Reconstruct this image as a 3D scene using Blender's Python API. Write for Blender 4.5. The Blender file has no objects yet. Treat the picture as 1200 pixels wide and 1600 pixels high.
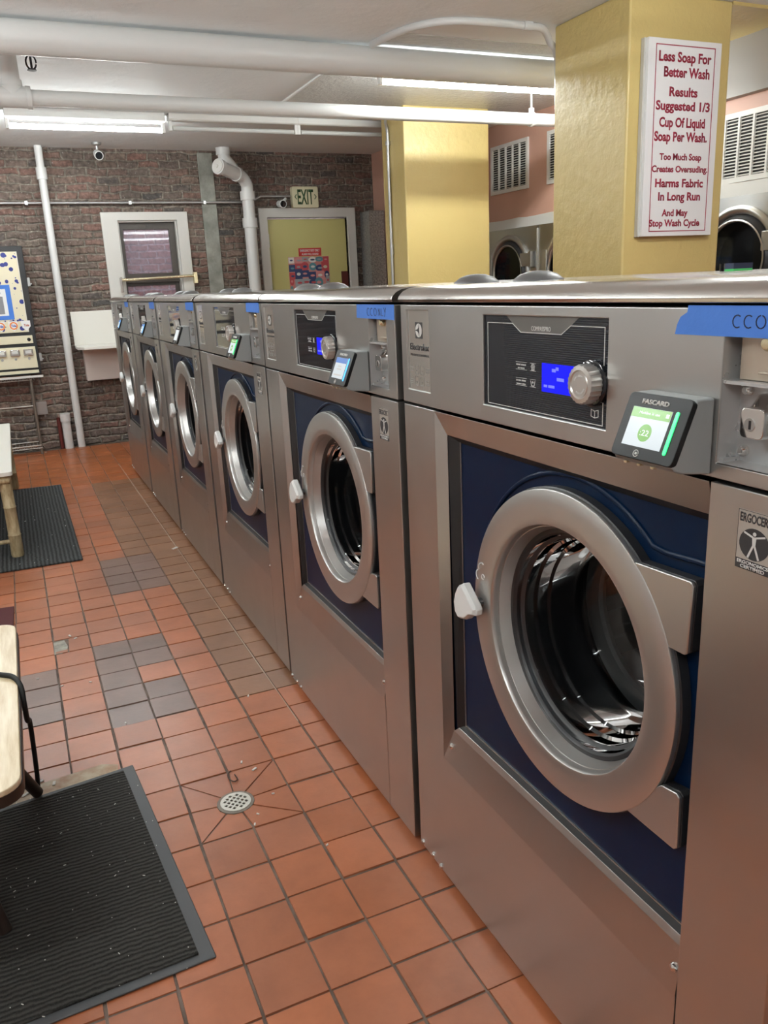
import bpy, bmesh, math, random
from mathutils import Vector, Matrix
R = math.radians
rnd = random.Random(7)
scn = bpy.context.scene
COL = scn.collection

# ------------------------------------------------------------------ camera, world, exposure
FPX = 1262.0
YAW, PITCH, ROLL = 0.41394, 0.27536, -0.04648
CAM = Vector((-0.7547, -1.5856, 1.3933))
fw = Vector((math.sin(YAW) * math.cos(PITCH), math.cos(YAW) * math.cos(PITCH), -math.sin(PITCH)))
r0 = Vector((math.cos(YAW), -math.sin(YAW), 0)); u0 = r0.cross(fw)
cr, sr = math.cos(ROLL), math.sin(ROLL)
rt = cr * r0 + sr * u0; up = -sr * r0 + cr * u0
camd = bpy.data.cameras.new('camera'); cam = bpy.data.objects.new('camera', camd); COL.objects.link(cam)
camd.sensor_fit = 'HORIZONTAL'; camd.sensor_width = 36; camd.lens = FPX / 1200 * 36
camd.clip_start = 0.05; camd.clip_end = 100
m = Matrix((rt, up, -fw)).transposed().to_4x4(); m.translation = CAM; cam.matrix_world = m
scn.camera = cam
w = bpy.data.worlds.new('world'); scn.world = w; w.use_nodes = True
w.node_tree.nodes['Background'].inputs[0].default_value = (0.75, 0.72, 0.8, 1)
w.node_tree.nodes['Background'].inputs[1].default_value = 3.2
vs = scn.view_settings
vs.view_transform = 'Standard'; vs.look = 'None'; vs.gamma = 1; vs.use_curve_mapping = False
vs.exposure = 0.0
TUBE_POWER = 112.0
TUBE_COLOR = (0.95, 1.0, 0.99, 1)

# ------------------------------------------------------------------ materials
def mat(name, color=(.8, .8, .8), rough=.5, metal=0.0, coat=0.0, emit=None, estr=0.0, spec=None):
    M = bpy.data.materials.new(name); M.use_nodes = True
    b = M.node_tree.nodes['Principled BSDF']
    b.inputs['Base Color'].default_value = (*color[:3], 1)
    b.inputs['Roughness'].default_value = rough; b.inputs['Metallic'].default_value = metal
    if coat: b.inputs['Coat Weight'].default_value = coat; b.inputs['Coat Roughness'].default_value = .05
    if spec is not None: b.inputs['Specular IOR Level'].default_value = spec
    if emit: b.inputs['Emission Color'].default_value = (*emit[:3], 1); b.inputs['Emission Strength'].default_value = estr
    return M
class NT:
    def __init__(s, M): s.t = M.node_tree; s.b = s.t.nodes['Principled BSDF']
    def n(s, typ, **kw):
        x = s.t.nodes.new(typ)
        for k, v in kw.items():
            if k.startswith('i_'):
                key = k[2:].replace('_', ' ')
                x.inputs[int(key) if key.isdigit() else key].default_value = v
            else: setattr(x, k, v)
        return x
    def l(s, a, b): s.t.links.new(a, b)
def noise_coord(N, scale, detail=4, rough=.6, stretch=None):
    tc = N.n('ShaderNodeTexCoord'); out = tc.outputs['Object']
    if stretch:
        mp = N.n('ShaderNodeMapping'); mp.inputs['Scale'].default_value = stretch; N.l(out, mp.inputs[0]); out = mp.outputs[0]
    nz = N.n('ShaderNodeTexNoise'); nz.inputs['Scale'].default_value = scale; nz.inputs['Detail'].default_value = detail; nz.inputs['Roughness'].default_value = rough
    N.l(out, nz.inputs['Vector']); return nz
def add_bump(M, scale, strength, dist=.01, detail=4, stretch=None):
    N = NT(M); nz = noise_coord(N, scale, detail, .6, stretch)
    bp = N.n('ShaderNodeBump'); bp.inputs['Strength'].default_value = strength; bp.inputs['Distance'].default_value = dist
    N.l(nz.outputs[0], bp.inputs['Height']); N.l(bp.outputs[0], N.b.inputs['Normal']); return M
def add_vary(M, c1, c2, scale, detail=4, lo=.35, hi=.65, stretch=None):
    N = NT(M); nz = noise_coord(N, scale, detail, .6, stretch)
    cr_ = N.n('ShaderNodeValToRGB'); cr_.color_ramp.elements[0].color = (*c1, 1); cr_.color_ramp.elements[1].color = (*c2, 1)
    cr_.color_ramp.elements[0].position = lo; cr_.color_ramp.elements[1].position = hi
    N.l(nz.outputs[0], cr_.inputs[0]); N.l(cr_.outputs[0], N.b.inputs['Base Color']); return M
def add_rough(M, lo, hi, scale, stretch=None):
    N = NT(M); nz = noise_coord(N, scale, 3, .6, stretch)
    mr = N.n('ShaderNodeMapRange'); mr.inputs['From Min'].default_value = .3; mr.inputs['From Max'].default_value = .7
    mr.inputs['To Min'].default_value = lo; mr.inputs['To Max'].default_value = hi
    N.l(nz.outputs[0], mr.inputs[0]); N.l(mr.outputs[0], N.b.inputs['Roughness']); return M

steel = add_rough(mat('brushed_steel', (.535, .535, .525), .34, 1.0), .30, .38, 6)
steel_top = add_rough(mat('polished_steel', (.60, .58, .55), .2, 1.0), .14, .22, 9)
steel_dark = mat('dark_steel', (.20, .195, .19), .35, 1.0)
chrome = mat('chrome', (.8, .79, .77), .08, 1.0)
tan_steel = mat('tan_steel', (.50, .43, .35), .35, .6)
coin_steel = add_rough(mat('galvanised_coin_steel', (.55, .55, .55), .3, .55), .25, .4, 30)
brass = mat('brass', (.80, .71, .48), .25, .9)
satin = mat('satin_silver', (.545, .54, .525), .36, .93)
charcoal = mat('charcoal_plastic', (.018, .018, .02), .4)
blackrub = mat('black_rubber', (.008, .008, .009), .5)
blackgloss = mat('black_gloss', (.008, .009, .012), .08)
bezel_black = mat('bezel_black', (.009, .010, .011), .38, spec=.3)
navy = add_bump(mat('navy_enamel', (.0012, .010, .034), .34, spec=.14), 6, .05)
white_pl = mat('white_plastic', (.72, .73, .72), .3)
grey_pl = mat('grey_plastic', (.30, .32, .32), .45)
lightgrey = mat('light_grey_print', (.62, .62, .6), .5)
darkprint = mat('dark_print', (.03, .03, .032), .5)
faintprint = mat('faint_print', (.28, .27, .25), .5)
lcd_on = mat('lcd_blue', (.0, .0, .02), .5, spec=.1, emit=(.01, .012, 1.0), estr=1.1)
lcd_txt = mat('lcd_text', (.1, .1, .5), .3, emit=(.12, .15, 1.0), estr=1.1)
lcd_off = mat('lcd_off', (.01, .012, .02), .1)
scr_white = mat('screen_white', (.1, .1, .1), .2, emit=(.72, .80, .84), estr=.85)
scr_green = mat('screen_green', (.05, .1, .03), .2, emit=(.22, .48, .12), estr=.9)
scr_blue = mat('screen_blue', (.05, .06, .1), .2, emit=(.12, .25, .6), estr=.9)
scr_text = mat('screen_text', (.2, .2, .2), .2, emit=(.9, .95, .9), estr=.9)
bar_green = mat('light_bar_green', (.1, .3, .2), .2, emit=(.02, 1.0, .25), estr=1.3)
bar_blue = mat('light_bar_blue', (.1, .2, .4), .2, emit=(.08, .45, 1.0), estr=1.8)
bar_off = mat('light_bar_unlit', (.5, .5, .52), .3)
tape_blue = add_bump(mat('blue_tape', (.05, .18, .60), .6), 60, .15, .004)
ink = mat('pen_ink', (.01, .015, .05), .6)
laundry_m = add_vary(mat('laundry_cloth', (.3, .28, .3), .9), (.05, .012, .014), (.55, .53, .52), 9)
laundry_w = mat('white_cloth', (.65, .64, .62), .9)
def glass_mat(name, tint, ior=1.5):
    M = bpy.data.materials.new(name); M.use_nodes = True; t = M.node_tree
    t.nodes.remove(t.nodes['Principled BSDF']); out = t.nodes['Material Output']
    tr = t.nodes.new('ShaderNodeBsdfTransparent'); tr.inputs[0].default_value = (*tint, 1)
    gl = t.nodes.new('ShaderNodeBsdfGlossy'); gl.inputs['Roughness'].default_value = .03
    fr = t.nodes.new('ShaderNodeFresnel'); fr.inputs[0].default_value = ior
    mx = t.nodes.new('ShaderNodeMixShader')
    t.links.new(fr.outputs[0], mx.inputs[0]); t.links.new(tr.outputs[0], mx.inputs[1]); t.links.new(gl.outputs[0], mx.inputs[2])
    t.links.new(mx.outputs[0], out.inputs[0]); return M
door_glass = glass_mat('door_glass', (.5, .52, .54), 1.28)
pane_glass = glass_mat('window_glass', (.8, .78, .85), 1.22)
_t = pane_glass.node_tree; _tl = _t.nodes.new('ShaderNodeBsdfDiffuse'); _tl.inputs[0].default_value = (.55, .52, .56, 1); _mx = _t.nodes.new('ShaderNodeMixShader'); _mx.inputs[0].default_value = .22
_o = _t.nodes['Material Output']; _src = _o.inputs[0].links[0].from_socket; _t.links.new(_src, _mx.inputs[1]); _t.links.new(_tl.outputs[0], _mx.inputs[2]); _t.links.new(_mx.outputs[0], _o.inputs[0])

white_paint = add_bump(mat('white_pipe_paint', (.67, .67, .66), .35), 25, .2, .006)
white_trim = mat('white_trim_paint', (.72, .71, .68), .4)
fixture_white = mat('fixture_enamel', (.78, .78, .76), .3)
tube_lit = mat('lit_tube', (1, 1, 1), .4, emit=TUBE_COLOR, estr=TUBE_POWER)
tube_off = mat('unlit_tube', (.62, .63, .62), .25)
ceil_m = mat('ceiling_paint', (.84, .86, .87), .34, spec=.07)
add_rough(ceil_m, .6, .8, 1.3); add_bump(ceil_m, 9, .35, .02, 8)
plaster_rough = mat('flaking_plaster', (.66, .65, .62), .22); add_bump(plaster_rough, 26, .9, .02, 10)
yellow = mat('yellow_paint', (.62, .48, .19), .3); add_bump(yellow, 16, .42, .014, 10); add_rough(yellow, .29, .34, 2)
pink = add_bump(mat('salmon_paint', (.58, .34, .26), .45), 18, .1)
greywall = mat('grey_bulkhead_paint', (.36, .345, .33), .5)
creamwall = add_bump(mat('cream_wall_paint', (.56, .545, .52), .5), 12, .1)
olive = mat('olive_door_paint', (.56, .52, .205), .38)
greywhite = add_bump(mat('off_white_frame_paint', (.60, .585, .55), .4), 20, .1)
brown_sash = mat('brown_sash', (.055, .045, .038), .45)
maroon = mat('maroon_plate', (.10, .015, .012), .4)
galv = add_vary(mat('galvanised', (.4, .4, .4), .4, .7), (.22, .22, .22), (.5, .5, .49), 60)
metal_grey = mat('grey_metal', (.45, .45, .45), .35, .8)
wire_m = mat('zinc_wire', (.5, .48, .44), .35, .8)
black_met = mat('black_metal', (.012, .012, .014), .4)
bamboo_m = add_vary(mat('bamboo', (.5, .4, .22), .5), (.30, .22, .11), (.52, .43, .26), 14, stretch=(4, 4, 1))
white_top = add_bump(mat('white_laminate', (.82, .80, .74), .3), 10, .03)
woodlight = add_vary(mat('birch_seat', (.7, .6, .42), .32), (.55, .42, .24), (.76, .66, .48), 5, stretch=(10, 1, 10))
darkwood = mat('black_brown_frame', (.025, .016, .012), .4)
cream_pl = mat('cream_panel', (.74, .68, .50), .4)
paper = mat('white_paper', (.8, .8, .8), .7)
mortar_g = add_vary(mat('grey_render_strip', (.3, .3, .27), .85), (.20, .205, .18), (.34, .34, .30), 7)
add_bump(mortar_g, 30, .5)
exit_body = mat('cream_exit_sign', (.66, .62, .42), .45)
exit_green = mat('dark_green_letters', (.02, .07, .02), .5)
sign_white = mat('sign_white', (.78, .78, .78), .35)
sign_red = mat('sign_crimson', (.30, .008, .035), .45)
red_sign = mat('red_sign', (.55, .045, .04), .4)
clear_m = glass_mat('clear_plastic', (.85, .9, .88))
carpet = mat('black_carpet', (.036, .034, .031), .95, spec=.2)
carpet_g = mat('grey_carpet', (.045, .048, .048), .95, spec=.2)
rub_border = mat('grey_rubber_border', (.06, .062, .066), .55)
maroon_mat = mat('maroon_mat', (.07, .012, .014), .9)
lint_m = mat('lint', (.7, .68, .64), .9)
for M_, axis, per in ((carpet, 1, 0.0135), (carpet_g, 0, .021)):
    N = NT(M_); tc = N.n('ShaderNodeTexCoord')
    nz = N.n('ShaderNodeTexNoise'); nz.inputs['Scale'].default_value = 40; nz.inputs['Detail'].default_value = 4; N.l(tc.outputs['Object'], nz.inputs['Vector'])
    mx = N.n('ShaderNodeMixRGB'); mx.inputs[0].default_value = .012; N.l(tc.outputs['Object'], mx.inputs[1]); N.l(nz.outputs['Color'], mx.inputs[2])
    wv = N.n('ShaderNodeTexWave'); wv.bands_direction = 'Y' if axis else 'X'; wv.inputs['Scale'].default_value = .314 / per
    wv.inputs['Distortion'].default_value = .6
    N.l(mx.outputs[0], wv.inputs['Vector'])
    nz2 = N.n('ShaderNodeTexNoise'); nz2.inputs['Scale'].default_value = 350; N.l(tc.outputs['Object'], nz2.inputs['Vector'])
    ad = N.n('ShaderNodeMath'); ad.operation = 'MULTIPLY_ADD'; N.l(nz2.outputs[0], ad.inputs[0]); ad.inputs[1].default_value = .9; N.l(wv.outputs['Fac'], ad.inputs[2])
    bp = N.n('ShaderNodeBump'); bp.inputs['Strength'].default_value = 1; bp.inputs['Distance'].default_value = .004
    N.l(ad.outputs[0], bp.inputs['Height']); N.l(bp.outputs[0], N.b.inputs['Normal'])
    c = M_.node_tree.nodes['Principled BSDF'].inputs['Base Color'].default_value[:]
    rp = N.n('ShaderNodeValToRGB'); rp.color_ramp.elements[0].position = .2; rp.color_ramp.elements[1].position = 1.3 / 1.5
    rp.color_ramp.elements[0].color = (c[0] * .45, c[1] * .45, c[2] * .45, 1); rp.color_ramp.elements[1].color = (c[0] * 1.7, c[1] * 1.7, c[2] * 1.7, 1)
    dv = N.n('ShaderNodeMath'); dv.operation = 'MULTIPLY'; dv.inputs[1].default_value = .6; N.l(ad.outputs[0], dv.inputs[0])
    N.l(dv.outputs[0], rp.inputs[0]); N.l(rp.outputs[0], N.b.inputs['Base Color'])

def brick_mat(name, cols, mortar, vert_axes='xz', bw=.19, bh=.0685, ms=.014):
    M = mat(name, (.1, .07, .05), .85); N = NT(M)
    tc = N.n('ShaderNodeTexCoord'); sp = N.n('ShaderNodeSeparateXYZ'); N.l(tc.outputs['Object'], sp.inputs[0])
    cb = N.n('ShaderNodeCombineXYZ'); N.l(sp.outputs[0 if vert_axes[0] == 'x' else 1], cb.inputs[0]); N.l(sp.outputs[2], cb.inputs[1])
    nz = N.n('ShaderNodeTexNoise'); nz.inputs['Scale'].default_value = 7; nz.inputs['Detail'].default_value = 5; N.l(cb.outputs[0], nz.inputs['Vector'])
    sb = N.n('ShaderNodeVectorMath'); sb.operation = 'SUBTRACT'; sb.inputs[1].default_value = (.5, .5, .5); N.l(nz.outputs['Color'], sb.inputs[0])
    sc = N.n('ShaderNodeVectorMath'); sc.operation = 'SCALE'; sc.inputs['Scale'].default_value = .06; N.l(sb.outputs[0], sc.inputs[0])
    ad = N.n('ShaderNodeVectorMath'); ad.operation = 'ADD'; N.l(cb.outputs[0], ad.inputs[0]); N.l(sc.outputs[0], ad.inputs[1])
    br = N.n('ShaderNodeTexBrick'); N.l(ad.outputs[0], br.inputs['Vector'])
    br.inputs['Color1'].default_value = (0, 0, 0, 1); br.inputs['Color2'].default_value = (1, 1, 1, 1); br.inputs['Mortar'].default_value = (.5, .5, .5, 1)
    br.inputs['Scale'].default_value = 1; br.inputs['Brick Width'].default_value = bw; br.inputs['Row Height'].default_value = bh
    br.inputs['Mortar Size'].default_value = ms; br.inputs['Mortar Smooth'].default_value = 1.0; br.inputs['Bias'].default_value = 0
    rp = N.n('ShaderNodeValToRGB'); N.l(br.outputs['Color'], rp.inputs[0])
    els = rp.color_ramp.elements
    while len(els) < len(cols): els.new(.5)
    for i, c in enumerate(cols): els[i].position = i / (len(cols) - 1); els[i].color = (*c, 1)
    n2 = N.n('ShaderNodeTexNoise'); n2.inputs['Scale'].default_value = 30; n2.inputs['Detail'].default_value = 6; N.l(cb.outputs[0], n2.inputs['Vector'])
    mr = N.n('ShaderNodeMapRange'); mr.inputs['From Min'].default_value = .3; mr.inputs['From Max'].default_value = .7; mr.inputs['To Min'].default_value = .55; mr.inputs['To Max'].default_value = 1.5; N.l(n2.outputs[0], mr.inputs[0])
    mu = N.n('ShaderNodeMixRGB'); mu.inputs[0].default_value = 0; 
    vm = N.n('ShaderNodeVectorMath'); vm.operation = 'SCALE'; N.l(rp.outputs[0], vm.inputs[0]); N.l(mr.outputs[0], vm.inputs['Scale'])
    mo = N.n('ShaderNodeVectorMath'); mo.operation = 'SCALE'; mo.inputs[0].default_value = mortar; N.l(mr.outputs[0], mo.inputs['Scale'])
    mx = N.n('ShaderNodeMixRGB'); N.l(br.outputs['Fac'], mx.inputs[0]); N.l(vm.outputs[0], mx.inputs[1]); N.l(mo.outputs[0], mx.inputs[2])
    # large soot / whitewash patches
    n3 = N.n('ShaderNodeTexNoise'); n3.inputs['Scale'].default_value = 1.6; n3.inputs['Detail'].default_value = 5; N.l(cb.outputs[0], n3.inputs['Vector'])
    m3 = N.n('ShaderNodeMapRange'); m3.inputs['From Min'].default_value = .35; m3.inputs['From Max'].default_value = .65; m3.inputs['To Min'].default_value = .7; m3.inputs['To Max'].default_value = 1.15; N.l(n3.outputs[0], m3.inputs[0])
    v3 = N.n('ShaderNodeVectorMath'); v3.operation = 'SCALE'; N.l(mx.outputs[0], v3.inputs[0]); N.l(m3.outputs[0], v3.inputs['Scale'])
    # whitish flecks
    n4 = N.n('ShaderNodeTexNoise'); n4.inputs['Scale'].default_value = 60; n4.inputs['Detail'].default_value = 3; N.l(cb.outputs[0], n4.inputs['Vector'])
    r4 = N.n('ShaderNodeValToRGB'); r4.color_ramp.elements[0].position = .64; r4.color_ramp.elements[1].position = .74; N.l(n4.outputs[0], r4.inputs[0])
    m4 = N.n('ShaderNodeMixRGB'); m4.inputs[2].default_value = (.45, .43, .40, 1); N.l(r4.outputs[0], m4.inputs[0]); N.l(v3.outputs[0], m4.inputs[1])
    N.l(m4.outputs[0], N.b.inputs['Base Color'])
    hs = N.n('ShaderNodeMath'); hs.operation = 'MULTIPLY_ADD'; N.l(br.outputs['Fac'], hs.inputs[0]); hs.inputs[1].default_value = -1.0; N.l(n2.outputs[0], hs.inputs[2])
    bp = N.n('ShaderNodeBump'); bp.inputs['Strength'].default_value = .8; bp.inputs['Distance'].default_value = .02
    N.l(hs.outputs[0], bp.inputs['Height']); N.l(bp.outputs[0], N.b.inputs['Normal'])
    return M
brick = brick_mat('old_brick', [(.085, .077, .072), (.165, .112, .090), (.135, .105, .088), (.185, .102, .082), (.18, .145, .117)], (.24, .21, .175))
brick_red = brick_mat('shaft_brick', [(.32, .14, .13), (.42, .20, .18), (.36, .20, .19)], (.50, .42, .42))

# ------------------------------------------------------------------ mesh helpers
def frame(o, r, u):
    o = Vector(o); r = Vector(r).normalized(); u = Vector(u).normalized(); n = r.cross(u)
    return lambda a, b, c=0.0: o + a * r + b * u + c * n
XYZ = lambda x, y, z: Vector((x, y, z))
class MB:
    def __init__(s): s.bm = bmesh.new()
    def hexa(s, P):     # 8 points: bottom loop 0-3, top loop 4-7
        v = [s.bm.verts.new(p) for p in P]
        for f in ((0, 1, 2, 3), (4, 5, 6, 7), (0, 1, 5, 4), (1, 2, 6, 5), (2, 3, 7, 6), (3, 0, 4, 7)): s.bm.faces.new([v[i] for i in f])
        return s
    def box(s, f, a0, a1, b0, b1, c0, c1):
        return s.hexa([f(a0, b0, c0), f(a1, b0, c0), f(a1, b1, c0), f(a0, b1, c0), f(a0, b0, c1), f(a1, b0, c1), f(a1, b1, c1), f(a0, b1, c1)])
    def prism(s, f, pts, c0, c1):
        a = [s.bm.verts.new(f(x, y, c0)) for x, y in pts]; b = [s.bm.verts.new(f(x, y, c1)) for x, y in pts]
        s.bm.faces.new(a); s.bm.faces.new(b); n = len(pts)
        for i in range(n): s.bm.faces.new((a[i], a[(i + 1) % n], b[(i + 1) % n], b[i]))
        return s
    def poly(s, pts): s.bm.faces.new([s.bm.verts.new(p) for p in pts]); return s
    def plate(s, f, outer, holes, c0, c1):
        loops = [outer] + holes; A = []
        for c in (c0, c1):
            edges = []; lv = []
            for lp in loops:
                vs_ = [s.bm.verts.new(f(x, y, c)) for x, y in lp]; lv.append(vs_)
                for i in range(len(vs_)): edges.append(s.bm.edges.new((vs_[i], vs_[(i + 1) % len(vs_)])))
            bmesh.ops.triangle_fill(s.bm, edges=edges, use_beauty=True); A.append(lv)
        for va, vb in zip(*A):
            n = len(va)
            for i in range(n): s.bm.faces.new((va[i], va[(i + 1) % n], vb[(i + 1) % n], vb[i]))
        return s
    def lathe(s, f, cx, cy, prof, seg=64, close=False):   # profile (r, c) ; axis = frame normal
        rings = []
        for r, c in prof:
            if r < 1e-6: rings.append([s.bm.verts.new(f(cx, cy, c))])
            else: rings.append([s.bm.verts.new(f(cx + r * math.cos(2 * math.pi * i / seg), cy + r * math.sin(2 * math.pi * i / seg), c)) for i in range(seg)])
        pr = list(zip(rings, rings[1:])) + ([(rings[-1], rings[0])] if close else [])
        for A, B in pr:
            if len(A) == 1 and len(B) == 1: continue
            for i in range(seg):
                j = (i + 1) % seg
                if len(A) == 1: s.bm.faces.new((A[0], B[i], B[j]))
                elif len(B) == 1: s.bm.faces.new((A[i], A[j], B[0]))
                else: s.bm.faces.new((A[i], A[j], B[j], B[i]))
        return s
    def tube(s, pts, r, seg=12, caps=True):
        pts = [Vector(p) for p in pts]; n = len(pts); rr = r if isinstance(r, (list, tuple)) else [r] * n
        rings = []; ref = None
        for i, p in enumerate(pts):
            d = ((pts[min(i + 1, n - 1)] - pts[i]).normalized() + (pts[i] - pts[max(i - 1, 0)]).normalized())
            if d.length < 1e-6: d = pts[min(i + 1, n - 1)] - pts[max(i - 1, 0)]
            d.normalize()
            if ref is None: ref = Vector((0, 0, 1)) if abs(d.z) < .9 else Vector((1, 0, 0))
            a = (ref - ref.dot(d) * d).normalized(); ref = a; b = d.cross(a)
            k = 1.0
            if 0 < i < n - 1:
                c = (pts[i + 1] - pts[i]).normalized().dot((pts[i] - pts[i - 1]).normalized()); k = 1 / max(.6, math.sqrt(max(0, (1 + c) / 2)))
            rings.append([s.bm.verts.new(p + rr[i] * (a * math.cos(2 * math.pi * t / seg) + b * math.sin(2 * math.pi * t / seg))) for t in range(seg)])
        for A, B in zip(rings, rings[1:]):
            for t in range(seg): s.bm.faces.new((A[t], A[(t + 1) % seg], B[(t + 1) % seg], B[t]))
        if caps: s.bm.faces.new(rings[0]); s.bm.faces.new(rings[-1])
        return s
    def ribbon(s, f, pts, wd, h0=.0, h1=.0006):     # flat pen stroke of width wd on a frame
        for (x0, y0), (x1, y1) in zip(pts, pts[1:]):
            dx, dy = x1 - x0, y1 - y0; L = math.hypot(dx, dy) or 1e-6; nx, ny = -dy / L * wd / 2, dx / L * wd / 2; ex, ey = dx / L * wd * .3, dy / L * wd * .3
            s.prism(f, [(x0 - ex + nx, y0 - ey + ny), (x1 + ex + nx, y1 + ey + ny), (x1 + ex - nx, y1 + ey - ny), (x0 - ex - nx, y0 - ey - ny)], h0, h1)
        return s
    def sphere(s, c, rx, ry, rz, seg=16, rings=10):
        mtx = Matrix.Translation(Vector(c)) @ Matrix.Diagonal((rx, ry, rz, 1))
        bmesh.ops.create_uvsphere(s.bm, u_segments=seg, v_segments=rings, radius=1, matrix=mtx); return s
    def build(s, name, M, parent=None, bevel=0, smooth=35, loc=None, seg=2):
        bmesh.ops.recalc_face_normals(s.bm, faces=s.bm.faces)
        me = bpy.data.meshes.new(name); s.bm.to_mesh(me); s.bm.free()
        me.materials.append(M)
        if smooth:
            me.polygons.foreach_set('use_smooth', [True] * len(me.polygons)); me.set_sharp_from_angle(angle=R(smooth))
        o = bpy.data.objects.new(name, me); COL.objects.link(o)
        if parent: o.parent = parent
        if loc: o.location = loc
        if bevel:
            b = o.modifiers.new('bevel', 'BEVEL'); b.width = bevel; b.segments = seg; b.limit_method = 'ANGLE'; b.angle_limit = R(40); b.harden_normals = True
        return o
def rrect(x0, x1, y0, y1, r, n=5):
    P = []
    for cx, cy, a in ((x1 - r, y1 - r, 0), (x0 + r, y1 - r, 90), (x0 + r, y0 + r, 180), (x1 - r, y0 + r, 270)):
        for i in range(n + 1): t = R(a + 90 * i / n); P.append((cx + r * math.cos(t), cy + r * math.sin(t)))
    return P
def circ(cx, cy, r, n=32, a0=0, a1=360, ry=None):
    full = abs(a1 - a0) >= 360; k = n if full else n + 1
    return [(cx + r * math.cos(R(a0 + (a1 - a0) * i / n)), cy + (ry or r) * math.sin(R(a0 + (a1 - a0) * i / n))) for i in range(k)]
def catmull(pts, n=8):
    P = [Vector(p) for p in pts]; P = [2 * P[0] - P[1]] + P + [2 * P[-1] - P[-2]]; out = []
    for i in range(1, len(P) - 2):
        for k in range(n):
            t = k / n; a, b, c, d = P[i - 1:i + 3]
            out.append(.5 * (2 * b + (c - a) * t + (2 * a - 5 * b + 4 * c - d) * t * t + (3 * b - a - 3 * c + d) * t ** 3))
    out.append(P[-2]); return out
def text(name, body, M, parent, f, cx, cy, wd, ht, h=.0006, bold=0.0, align='c', h0=0.0):
    cu = bpy.data.curves.new(name, 'FONT'); cu.body = body; cu.size = 1; cu.offset = bold; cu.resolution_u = 3
    ob = bpy.data.objects.new(name, cu); COL.objects.link(ob)
    me = bpy.data.meshes.new_from_object(ob); bpy.data.objects.remove(ob); bpy.data.curves.remove(cu)
    xs = [v.co.x for v in me.vertices]; ys = [v.co.y for v in me.vertices]
    x0, x1, y0, y1 = min(xs), max(xs), min(ys), max(ys)
    cap = .70
    for v in me.vertices:
        a = (v.co.x - (x0 + x1) / 2) / (x1 - x0) * wd + cx
        b = (v.co.y - cap / 2) / cap * ht + cy
        v.co = f(a, b, h)
    bm = bmesh.new(); bm.from_mesh(me)
    bmesh.ops.recalc_face_normals(bm, faces=bm.faces)
    nrm = f(0, 0, 1) - f(0, 0, 0)
    for fc in bm.faces:
        if fc.normal.dot(nrm) < 0: fc.normal_flip()
    g = bmesh.ops.extrude_face_region(bm, geom=list(bm.faces))
    bmesh.ops.translate(bm, vec=-nrm * (h - h0), verts=[e for e in g['geom'] if isinstance(e, bmesh.types.BMVert)])
    bmesh.ops.recalc_face_normals(bm, faces=bm.faces)
    me2 = bpy.data.meshes.new(name); bm.to_mesh(me2); bm.free(); bpy.data.meshes.remove(me)
    me2.materials.append(M); o = bpy.data.objects.new(name, me2); COL.objects.link(o)
    if parent: o.parent = parent
    return o
def thing(name, label, cat, loc=(0, 0, 0), group=None):
    o = bpy.data.objects.new(name, None); COL.objects.link(o); o.location = loc; o.empty_display_size = .1
    return tag(o, label, cat, group)
def tag(o, label, cat, group=None, kind=None):
    o['label'] = label; o['category'] = cat
    if group: o['group'] = group
    if kind: o['kind'] = kind
    return o
def struct(o): o['kind'] = 'structure'; return o
def kids(o): return [c for c in bpy.data.objects if c.parent == o]
def copy_tree(o, loc):
    r = o.copy(); COL.objects.link(r); r.location = loc
    for c in kids(o):
        d = c.copy(); COL.objects.link(d); d.parent = r
        for g in kids(c): e = g.copy(); COL.objects.link(e); e.parent = d
    return r
PI = math.pi
CEIL = 2.70; BACK = 6.78; RIGHT = 3.45; LEFT = -3.3; FRONT = -4.2

# ------------------------------------------------------------------ room shell
struct(MB().box(XYZ, LEFT - .1, RIGHT + .1, FRONT - .1, BACK + .1, CEIL, CEIL + .12).build('ceiling', ceil_m, smooth=0))
WX0, WX1, WZ0, WZ1 = .30, .885, 1.12, 2.085     # window opening
FB = frame((0, BACK, 0), (1, 0, 0), (0, 0, 1))   # back wall, h toward the room
DX0, DX1, DZ1 = 1.775, 2.645, 2.085              # door opening
mb = MB(); mb.plate(FB, [(LEFT, 0), (DX0, 0), (DX0, DZ1), (DX1, DZ1), (DX1, 0), (RIGHT + .1, 0), (RIGHT + .1, CEIL), (LEFT, CEIL)], [[(WX0, WZ0), (WX1, WZ0), (WX1, WZ1), (WX0, WZ1)]], -.30, 0)
struct(mb.build('wall_back', brick, smooth=0))
struct(MB().box(XYZ, RIGHT, RIGHT + .1, FRONT - .1, BACK, 0, CEIL).build('wall_right', pink, smooth=0))
struct(MB().box(XYZ, LEFT - .1, LEFT, FRONT - .1, BACK, 0, CEIL).build('wall_left', creamwall, smooth=0))
struct(MB().box(XYZ, LEFT, RIGHT, FRONT - .1, FRONT, 0, CEIL).build('wall_front', creamwall, smooth=0))
# brick wall across the air shaft behind the window and the door's dark lobby
struct(MB().box(XYZ, -1.2, 1.4, 8.0, 8.15, -.3, 3.6).build('wall_shaft', brick_red, smooth=0))
# pink chase and bulkhead at the right
struct(MB().box(XYZ, 2.985, RIGHT, 6.35, BACK, 0, 1.68).box(XYZ, 2.965, RIGHT, 6.33, BACK, 1.69, CEIL).build('wall_chase', pink, smooth=0))
struct(MB().box(XYZ, RIGHT - .06, RIGHT, FRONT, 2.9, 2.372, CEIL).build('trim_1', greywall, smooth=0))
mb = MB(); 
top = [(y, 1.892 + rnd.uniform(-.004, .006)) for y in [BACK - .5 - .12 * i for i in range(70)]]
FR = frame((RIGHT, 0, 0), (0, -1, 0), (0, 0, 1))
mb.prism(FR, [(-y, z) for y, z in top] + [(-top[-1][0], 1.81), (-top[0][0], 1.81)], 0, .022)
struct(mb.build('trim_2', white_trim, smooth=0))
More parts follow.
